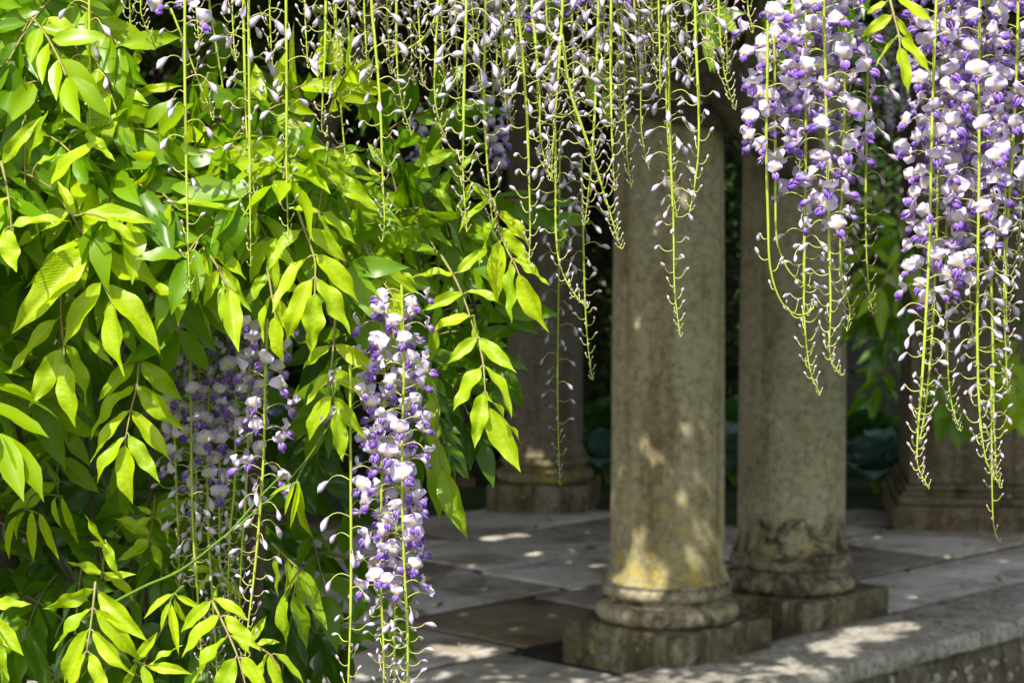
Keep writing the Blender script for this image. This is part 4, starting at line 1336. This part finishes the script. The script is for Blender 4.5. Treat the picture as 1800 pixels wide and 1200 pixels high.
branch([(-0.75, 2.95, -0.56), (-0.71, 2.93, 0.2), (-0.72, 2.95, 0.9), (-0.74, 2.95, 1.45), (-0.80, 2.95, 1.9), (-0.6, 3.0, 2.3), (0.2, 3.4, 2.45)], 0.05, 0.03, 60, 'trunk')
branch([(0.2, 3.4, 2.45), (1.2, 3.3, 2.35), (2.2, 3.6, 2.45)], 0.03, 0.02)
branch([(-2.2, 2.2, 2.12), (-1.0, 2.05, 2.04), (-0.2, 2.0, 2.03), (0.5, 1.98, 2.02), (1.4, 2.05, 2.06), (2.4, 2.3, 2.2)], 0.013, 0.012, 80)
branch([at(1000, 150, 7.15), at(1090, 178, 7.1), at(1180, 196, 7.12), at(1260, 206, 7.2), at(1340, 232, 7.45), at(1420, 250, 7.7)], 0.030, 0.045)
branch([at(1205, -90, 6.9), at(1240, 60, 7.0), at(1275, 160, 7.1), at(1325, 235, 7.3), at(1400, 300, 7.75), at(1440, 330, 8.3)], 0.062, 0.05)
branch([at(1085, 60, 7.2), at(1150, 112, 7.05), at(1215, 118, 7.0), at(1260, 92, 7.1), at(1310, 10, 7.3), at(1330, -80, 7.5)], 0.035, 0.04)
branch([(-0.4, 2.5, 0.75), (-0.30, 2.42, 1.1), (-0.27, 2.35, 1.45), (-0.1, 2.3, 1.9)], 0.012, 0.008)
branch([(-0.55, 2.6, 0.4), (-0.45, 2.4, 0.8), (-0.35, 2.3, 1.0)], 0.010, 0.006)


for pts_ in (((-30, 235), (60, 318), (140, 400), (170, 500)), ((165, 275), (262, 312), (330, 380), (360, 440)), ((40, 330), (160, 250), (300, 200), (420, 215)),
             ((560, 300), (690, 330), (790, 400), (840, 560)), ((90, 480), (105, 600), (150, 760), (170, 1000)), ((250, 560), (270, 760), (255, 980), (262, 1180)),
             ((420, 300), (560, 350), (640, 440)), ((20, 700), (60, 860), (120, 1010), (180, 1080))):
    branch([at(x, y, 2.08 + 0.05 * k + (0.25 if pts_[0][1] > 450 else 0)) for k, (x, y) in enumerate(pts_)], 0.0032, 0.0018, 40, 'twig', 0.04)


def simple_leaflets(count):
    """low-detail leaflet shapes for foliage masses"""
    out = []
    rg = np.random.default_rng(77)
    for k in range(count):
        out.append(leaflet_arrays(5, 9, rg.uniform(0.15, 0.5), rg.uniform(0.012, 0.04), rg.uniform(1.2, 2.0), rg.uniform(-0.1, 0.8),
                                  rg.uniform(-0.5, 0.5), rg.uniform(-0.08, 0.08), rg))
    return out


SL = simple_leaflets(10)


def spray(mb, base, dirv, L, rg, tone):
    """a pinnate leaf added to a foliage mesh"""
    dirv = dirv / np.linalg.norm(dirv)
    n = int(rg.integers(4, 6))
    tj = rg.normal(0, 0.20)                  # age of this leaf: young lime to mature green
    side0 = np.cross(dirv, np.array([0.1, -0.8, 0.55]) + rg.normal(0, 0.3, 3))
    side0 /= np.linalg.norm(side0)
    nrm0 = np.cross(side0, dirv)
    if nrm0[1] > 0 and nrm0[2] < 0.2:
        nrm0 = -nrm0
    droop = np.array([0, 0, -1.0])
    p = base.copy()
    d = dirv.copy()
    path = [p.copy()]
    seg = L * 0.8 / n
    nodes = []
    for k in range(n):
        d = d + droop * 0.16
        d /= np.linalg.norm(d)
        p = p + d * seg
        path.append(p.copy())
        nodes.append((p.copy(), d.copy()))
    V, F = tube(np.array(path), 0.0012, 4)
    mb.add(V, F, 1)
    for k, (p, d) in enumerate(nodes):
        sides = (1, -1) if k < n - 1 else (1, -1, 0)
        for sgn in sides:
            ax = d * (0.75 if sgn else 1.0) + side0 * 0.75 * sgn + droop * rg.uniform(-0.1, 0.6) + rg.normal(0, 0.15, 3)
            ax /= np.linalg.norm(ax)
            nr = nrm0 + rg.normal(0, 0.35, 3)
            P, F, uv = SL[int(rg.integers(len(SL)))]
            l = L * 0.42 * rg.uniform(0.65, 1.25)
            mb.add(orient(P * l * np.array([1.05, 1, 1]), ax, nr) + p + ax * 0.003, F, 0, None, np.clip(tone + rg.normal(0, 0.10) + tj, 0, 1), uv)


fol = MB()
rg = np.random.default_rng(314)


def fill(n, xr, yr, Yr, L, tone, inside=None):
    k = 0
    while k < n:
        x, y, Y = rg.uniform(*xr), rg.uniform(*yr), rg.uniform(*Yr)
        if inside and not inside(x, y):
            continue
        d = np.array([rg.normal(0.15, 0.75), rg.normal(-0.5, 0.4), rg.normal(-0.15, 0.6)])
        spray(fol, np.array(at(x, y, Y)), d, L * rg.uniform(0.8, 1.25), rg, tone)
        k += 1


def bush(x, y):
    # outline of the leafy mass; the opening near the top stays thin
    if y < 430:
        lim = 560 + 300 * min(1, max(0, y - 60) / 250)
        if y < 215 and 140 < x < 345:
            return rg.random() < 0.04
        if y < 185 and x > 330:
            return rg.random() < 0.12 and x < lim
        return x < lim
    if y < 560:
        return x < 800 - (y - 430) * 2.2
    return x < 250 + 0.22 * (y - 560) + (rg.random() * 60)


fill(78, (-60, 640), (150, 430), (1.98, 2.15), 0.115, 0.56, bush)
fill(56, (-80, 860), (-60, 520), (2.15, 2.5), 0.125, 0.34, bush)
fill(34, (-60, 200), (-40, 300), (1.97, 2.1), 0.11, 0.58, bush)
fill(70, (-90, 420), (560, 1240), (2.6, 3.1), 0.17, 0.10, bush)  # deep layers: low tone paints the shade inside the bush into the leaf colour
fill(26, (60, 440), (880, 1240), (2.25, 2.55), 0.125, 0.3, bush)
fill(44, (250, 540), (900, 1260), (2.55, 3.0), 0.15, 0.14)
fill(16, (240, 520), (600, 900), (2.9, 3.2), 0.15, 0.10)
fill(26, (-120, 420), (-80, 620), (2.8, 3.3), 0.18, 0.10, bush)  # deep upper layer, its shade likewise put into the low tone
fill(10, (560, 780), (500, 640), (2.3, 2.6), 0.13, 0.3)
fill(110, (-520, -50), (-160, 640), (1.95, 2.4), 0.14, 0.45)  # unseen leaves beyond the left edge, added to block sun from the lower bush
fill(12, (740, 800), (560, 760), (2.3, 2.5), 0.10, 0.3, lambda x, y: x < 775)
fill(6, (850, 1350), (-120, -10), (2.7, 3.4), 0.14, 0.15)
fill(6, (1300, 1560), (-120, 20), (2.8, 3.4), 0.14, 0.15)
fill(12, (1560, 1800), (280, 640), (7.0, 7.8), 0.27, 0.1)
# overhanging leaves out of view, added to shade the lower bush
for k in range(70):
    b = np.array([rg.uniform(-1.5, -0.22), rg.uniform(1.92, 2.6), rg.uniform(2.0, 2.3)])
    spray(fol, b, np.array([rg.normal(0, .6), rg.normal(0, .6), rg.normal(0, .2)]), 0.17, rg, 0.35)
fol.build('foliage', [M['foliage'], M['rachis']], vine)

# leafy roof: flat-lying leaves over the terrace, with gaps where the sun falls through in flecks
gaps = []


def fleck(px, py, Y, r):
    gaps.append((np.array(at(px, py, Y)), r))


for px, py, r in ((1140, 566, .016), (1150, 395, .02), (1146, 800, .02), (1215, 715, .022), (1224, 805, .022), (1172, 300, .025),
                  (1112, 955, .05), (1140, 1000, .045), (1105, 1010, .04), (1220, 905, .03), (1190, 870, .02), (1232, 985, .02)):
    fleck(px, py, 7.17, r)
for px, py, r in ((1120, 930, .06), (1098, 985, .075), (1135, 1040, .06), (1215, 960, .035), (1240, 900, .03), (1180, 1010, .02)):
    fleck(px, py, 7.17, r)
for px, py, r in ((1275, 1035, .035), (1235, 1072, .025)):
    fleck(px, py, 7.13, r)
for px, py, r in ((1337, 720, .02), (1330, 605, .015), (1505, 1022, .025)):
    fleck(px, py, 7.8, r)
for px, py, r in ((935, 805, .05), (960, 830, .05), (925, 370, .05), (985, 845, .03)):
    fleck(px, py, 10.97, r)
for px, py, r in ((1282, 330, .10), (1284, 420, .10), (1275, 480, .08), (1520, 330, .12), (1560, 400, .10), (1050, 440, .08)):
    fleck(px, py, 13.9, r)


def floor_fleck(px, py, r, z=0.0):
    d = np.array(at(px, py, 1.0)) - np.array([0, 0, CAM_Z])
    k = (z - CAM_Z) / d[2]
    gaps.append((np.array([0, 0, CAM_Z]) + d * k, r))


for px, py, r in ((865, 945, .10), (910, 940, .07), (935, 972, .05), (1050, 992, .045), (800, 1142, .12), (845, 1145, .07), (765, 1138, .07), (1600, 1047, .035), (700, 925, .06)):
    floor_fleck(px, py, r)
for px, py, r in ((1530, 1112, .17), (1465, 1135, .13), (1590, 1100, .10), (1400, 1175, .09), (1580, 1100, .06), (1385, 1160, .04), (1340, 1172, .03), (1430, 1180, .05), (1480, 1150, .06), (1680, 1085, .03)):
    floor_fleck(px, py, r, 0.035)
sd = np.array(sun_dir)
N = 215000
rc = np.random.default_rng(8)
cx = rc.uniform(-4.5, 2.7, N)
cyy = np.where(rc.random(N) < 0.62, rc.uniform(4.9, 14.2, N), rc.uniform(8.3, 14.2, N))
cz = rc.uniform(2.5, 2.95, N)
front = np.arange(N) < 38000                  # unseen leaves added forward of the roof to shade the bush
cx[front], cyy[front], cz[front] = rc.uniform(-2.6, 0.0, 38000), rc.uniform(1.95, 4.9, 38000), rc.uniform(2.12, 2.42, 38000)
ctr = np.stack([cx, cyy, cz], 1)
keep = np.ones(N, bool)
size = rc.uniform(0.10, 0.15, N)
for g, r in gaps:
    w = ctr - g
    along = w @ sd
    dist = np.linalg.norm(w - along[:, None] * sd, axis=1)
    keep &= dist > (r * 0.7 + size * 0.12)
keep &= ~((cyy > 11.0) & (cx > 1.75))
keep &= (cyy < 12.4) | (rc.random(N) < 0.3)
# thin the leaves a little at the near edge so that the roof ends raggedly
keep &= front | (rc.random(N) < np.clip((cyy - 4.9) / 0.4, 0.25, 1))
ctr, size = ctr[keep], size[keep]
n = len(ctr)
th = rc.uniform(0, 2 * np.pi, n)
ax = np.stack([np.cos(th), np.sin(th), rc.normal(-0.25, 0.35, n)], 1)
ax /= np.linalg.norm(ax, axis=1)[:, None]
up = np.stack([rc.normal(0, 0.35, n), rc.normal(0, 0.35, n), np.ones(n)], 1)
up -= ax * (up * ax).sum(1)[:, None]
up /= np.linalg.norm(up, axis=1)[:, None]
sx = np.cross(ax, up)
tpl = np.array([[0, -.5, 0], [-.19, -.12, .05], [0, -.08, 0], [.19, -.12, .05], [-.15, .2, .03], [0, .22, -.02], [.15, .2, .03], [0, .55, -.08]])
V = ctr[:, None, :] + size[:, None, None] * (tpl[None, :, 0:1] * sx[:, None, :] + tpl[None, :, 1:2] * ax[:, None, :] + tpl[None, :, 2:3] * up[:, None, :])
Fq = np.array([[0, 1, 2, 3], [1, 4, 5, 2], [2, 5, 6, 3], [4, 7, 6, 5]])
F = (Fq[None] + (np.arange(n) * 8)[:, None, None]).reshape(-1, 4)
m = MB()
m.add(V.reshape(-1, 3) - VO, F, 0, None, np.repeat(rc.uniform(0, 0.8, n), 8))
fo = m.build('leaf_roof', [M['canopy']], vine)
for o in vine.children:
    if o.name.startswith('foliage'):
        o.location = -Vector(VO)

# ------------------------------------------------------------------ behind the terrace
def clump_mesh(mb, centres, spread, leaf, n, rg, tones):
    c = centres[rg.integers(len(centres), size=n)] + rg.normal(0, 1, (n, 3)) * spread
    th = rg.uniform(0, 2 * np.pi, n)
    a = np.stack([np.cos(th), np.sin(th) * 0.8 - 0.4, rg.normal(-0.3, 0.5, n)], 1)
    a /= np.linalg.norm(a, axis=1)[:, None]
    u = np.stack([rg.normal(0, .5, n), rg.normal(-.6, .4, n), np.ones(n)], 1)
    u -= a * (u * a).sum(1)[:, None]
    u /= np.linalg.norm(u, axis=1)[:, None]
    s = np.cross(a, u)
    l = leaf * rg.uniform(0.6, 1.3, n)
    V = c[:, None, :] + l[:, None, None] * (tpl[None, :, 0:1] * s[:, None, :] + tpl[None, :, 1:2] * a[:, None, :] + tpl[None, :, 2:3] * u[:, None, :])
    F = (Fq[None] + (np.arange(n) * 8)[:, None, None]).reshape(-1, 4)
    mb.add(V.reshape(-1, 3), F, 0, None, np.repeat(rg.uniform(*tones, n), 8))


def hedge(label, x0, x1, y, h, tones, seed, n=26000):
    rg = np.random.default_rng(seed)
    h0 = thing('hedge', label, 'hedge', ((x0 + x1) / 2, y, 0.0))
    cen = np.stack([rg.uniform(x0, x1, 500), y + rg.uniform(-0.35, 0.35, 500), rg.uniform(0, h, 500)], 1) - np.array(h0.location)
    cen[:, 1] += 0.18 * np.sin(cen[:, 0] * 5 + cen[:, 2] * 3)
    m = MB()
    clump_mesh(m, cen, np.array([0.16, 0.10, 0.16]), 0.075, n, rg, tones)
    m.build('foliage', [M['hedge']], h0)
    m = MB()                                   # twiggy heart
    nx, nz = 60, 26
    Xg, Zg = np.meshgrid(np.linspace(x0, x1, nx), np.linspace(-0.1, h, nz), indexing='ij')
    Yg = 0.42 + rg.normal(0, 0.05, Xg.shape)
    m.add(np.stack([Xg - h0.location.x, Yg, Zg], -1).reshape(-1, 3), grid_faces(nx, nz))
    m.build('twigs', [M['bark']], h0)
    return h0


hedge('tall dark clipped hedge closing the view behind the columns', -4.6, 1.75, 14.2, 3.4, (0, .5), 3, 38000)
hedge('tall dark hedge behind the wire fence and the pier', 1.8, 5.2, 13.9, 3.4, (0, .5), 4, 22000)

# hostas
HL = []
rgh = np.random.default_rng(15)
for k in range(4):
    nu, nv = 9, 12
    u = np.linspace(-1, 1, nu)
    v = np.linspace(0, 1, nv)
    U, Vv = np.meshgrid(u, v, indexing='ij')
    w = np.interp(Vv, [0, .06, .2, .4, .6, .8, .93, 1], [.04, .18, .33, .37, .33, .2, .07, .0])
    X = U * w
    arch = 0.95 * Vv - 0.85 * Vv ** 2.2 * rgh.uniform(0.8, 1.3)
    Z = arch * 0.45 + 0.22 * np.abs(X) + 0.012 * np.cos(U * 18) * np.sin(Vv * 3.1)
    P = np.stack([X, Vv, Z], -1).reshape(-1, 3)
    uv = np.stack([(U + 1) / 2, Vv * 0.0], -1).reshape(-1, 2)
    m = MB()
    m.add(P, grid_faces(nu, nv)[:, ::-1], 0, None, 0.25 + 0.3 * rgh.random(), uv)
    HL.append(m)
HM = {k: [x.mesh('hosta_leaf', [M[k]]) for x in HL] for k in ('hosta', 'green_hosta')}


def hosta(label, px, py, Y, size, kind, n, seed):
    rg = np.random.default_rng(seed)
    c = at(px, py, Y)
    h = thing('hosta_plant', label, 'plant', (c.x, Y, 0.0), 'hostas in the shaded bed')
    for k in range(n):
        t = k / n
        th = 2.399 * k + rg.normal(0, 0.2)
        tilt = R(62 - 58 * t + rg.normal(0, 7))
        l = size * (0.62 + 0.5 * t) * rg.uniform(0.85, 1.15)
        o = obj('leaf', HM[kind][int(rg.integers(4))], h)
        o.matrix_basis = (Matrix.Translation((0.03 * math.cos(th), 0.03 * math.sin(th), 0.10 * size + 0.30 * size * (1 - t) + rg.uniform(0, 0.06)))
                          @ Matrix.Rotation(th, 4, 'Z') @ Matrix.Rotation(tilt, 4, 'X') @ Matrix.Scale(l, 4))
    m = MB()
    for k in range(9):
        th = 2.399 * k
        V, F = tube(np.array([(0, 0, -0.02), (0.03 * math.cos(th), 0.03 * math.sin(th), 0.2 * size), (0.09 * math.cos(th), 0.09 * math.sin(th), 0.42 * size)]), 0.008, 5)
        m.add(V, F)
    m.build('stalks', [M['shoot']], h)


hosta('bluish hosta leaning out beside the dim back column', 1070, 850, 12.1, 0.31, 'hosta', 22, 1)
hosta('bluish hosta seen between the two front columns', 1290, 830, 12.0, 0.31, 'hosta', 22, 2)
hosta('large bluish hosta in front of the wire fence', 1540, 850, 11.7, 0.33, 'hosta', 26, 3)
hosta('green hosta clump rising behind the large bluish one', 1515, 780, 12.4, 0.40, 'green_hosta', 30, 4)
hosta('green hosta clump behind the dim back column', 1040, 760, 12.7, 0.42, 'green_hosta', 30, 5)
hosta('bluish hosta glimpsed between the leaves and the purple racemes', 570, 850, 11.9, 0.36, 'hosta', 24, 6)
hosta('dark bluish hosta in the gap under the leaf mass', 500, 800, 12.4, 0.40, 'hosta', 24, 7)
hosta('dark green hosta beside the slim post', 862, 840, 12.4, 0.32, 'green_hosta', 24, 8)
hosta('green hosta in the slot between the front columns, behind the bluish one', 1288, 760, 12.6, 0.42, 'green_hosta', 26, 9)

# wire fence
fx0, fx1, fy = at(1478, 700, 13.2).x, at(1610, 700, 13.2).x, 13.2
fence = thing('wire_fence', 'grey wire mesh fence panel in the dark gap beside the pier', 'fence', ((fx0 + fx1) / 2, fy, 0.0))
m = MB()
h, st = 1.15, 0.036
w = (fx1 - fx0) / 2
for sgn in (1, -1):
    c = -w - h
    while c < w + h:
        # wire x = c + sgn * z clipped to the panel
        zs = [z for z in np.linspace(0.02, h, 60) if -w <= c + sgn * z <= w]
        if len(zs) > 1:
            V, F = tube(np.array([(c + sgn * zs[0], 0.003 * sgn, zs[0]), (c + sgn * zs[-1], 0.003 * sgn, zs[-1])]), 0.0028, 4)
            m.add(V, F)
        c += st
m.build('wire_mesh', [M['wire']], fence)
for sx in (-w, w):
    m = MB()
    V, F = tube(np.array([(sx, 0, -0.1), (sx, 0, 0.6), (sx, 0, 1.2)]), 0.02, 8)
    m.add(V, F)
    m.build('post', [M['post']], fence)

# slim post and pale flowering shrub in the left gap
c = at(806, 853, 12.0)
pt = thing('wooden_post', 'slim dark wooden post standing behind the hanging glossy leaves', 'post', (c.x, 12.0, 0.0))
m = MB()
zz = np.linspace(-0.05, 2.7, 24)
V, F = tube(np.stack([0.01 * np.sin(zz * 3), 0 * zz, zz], 1), 0.052 * (1 + 0.06 * np.sin(zz * 9)), 12, 0.03)
m.add(V, F)
m.build('shaft', [M['post']], pt)
bm_obj('foot', rounded_box(0.16, 0.16, -0.05, 0.05, 0.01, 0.2, 2, 0.002), M['pier'], pt)

c = at(782, 690, 12.8)
fs = thing('flowering_shrub', 'blurred pale pink flowering shrub in the gap left of the slim post', 'shrub', (c.x - 0.05, 12.8, 0.0))
rgs = np.random.default_rng(9)
m = MB()
for k in range(160):
    p = np.array([rgs.normal(0, 0.085), rgs.normal(0, 0.08), 0.62 + rgs.normal(0, 0.13)])
    for j in range(5):
        a = 2 * math.pi * j / 5
        d = np.array([math.cos(a), -0.5, math.sin(a)]) * 0.018
        s = np.array([-math.sin(a), 0, math.cos(a)]) * 0.011
        m.add(np.array([p, p + d * .5 + s, p + d * 1.1 - np.array([0, .004, 0]), p + d * .5 - s]), [[0, 1, 2, 3]])
m.build('blossoms', [M['white_flower']], fs)
m = MB()
clump_mesh(m, np.stack([rgs.normal(0, 0.12, 40), rgs.normal(0, 0.1, 40), rgs.uniform(0.05, 0.7, 40)], 1), np.array([.06, .06, .06]), 0.06, 900, rgs, (0.2, 0.8))
m.build('foliage', [M['hedge']], fs)
m = MB()
for k in range(6):
    V, F = tube(np.array([(0, 0, -0.03), (rgs.normal(0, .05), rgs.normal(0, .05), .35), (rgs.normal(0, .12), rgs.normal(0, .1), .7)]), 0.006, 5)
    m.add(V, F)
m.build('stems', [M['post']], fs)

# petals dropped on the stone
rgp = np.random.default_rng(40)
m = MB()
for k in range(260):
    a_, b_ = rgp.uniform(5.2, 8.6), rgp.uniform(-7.2, -4.25)
    if b_ > -4.68 and rgp.random() < 0.4:
        continue
    zz_ = 0.044 if b_ > -4.66 else 0.009
    p_ = np.array(tuple(ab(a_, b_, zz_)))
    t_ = rgp.uniform(0, 6.28)
    d_, s_ = np.array([math.cos(t_), math.sin(t_), 0.1]) * 0.013, np.array([-math.sin(t_), math.cos(t_), 0.0]) * 0.007
    m.add(np.array([p_, p_ + d_ * .5 + s_ + [0, 0, .004], p_ + d_, p_ + d_ * .5 - s_ + [0, 0, .003]]), [[0, 1, 2, 3]], 0, LILAC if rgp.random() < .6 else VIOLET)
fp = m.build('fallen_petals', [M['petal']])
fp['kind'] = 'stuff'

# a few dry leaflets lying on the flags
m = MB()
for k in range(46):
    a_, b_ = rgp.uniform(5.0, 9.0), rgp.uniform(-7.5, -4.72)
    P, F, uv = SL[int(rgp.integers(len(SL)))]
    t_ = rgp.uniform(0, 6.28)
    m.add(orient(P * rgp.uniform(0.04, 0.075), np.array([math.cos(t_), math.sin(t_), 0.05]), np.array([rgp.normal(0, .25), rgp.normal(0, .25), 1.0])) + np.array(tuple(ab(a_, b_, 0.012))), F, 0, None, 0.3, uv)
fl = m.build('fallen_leaves', [plain_mat('dry_leaf', (0.16, 0.10, 0.045), 0.8, 0.5, 30)])
fl['kind'] = 'stuff'
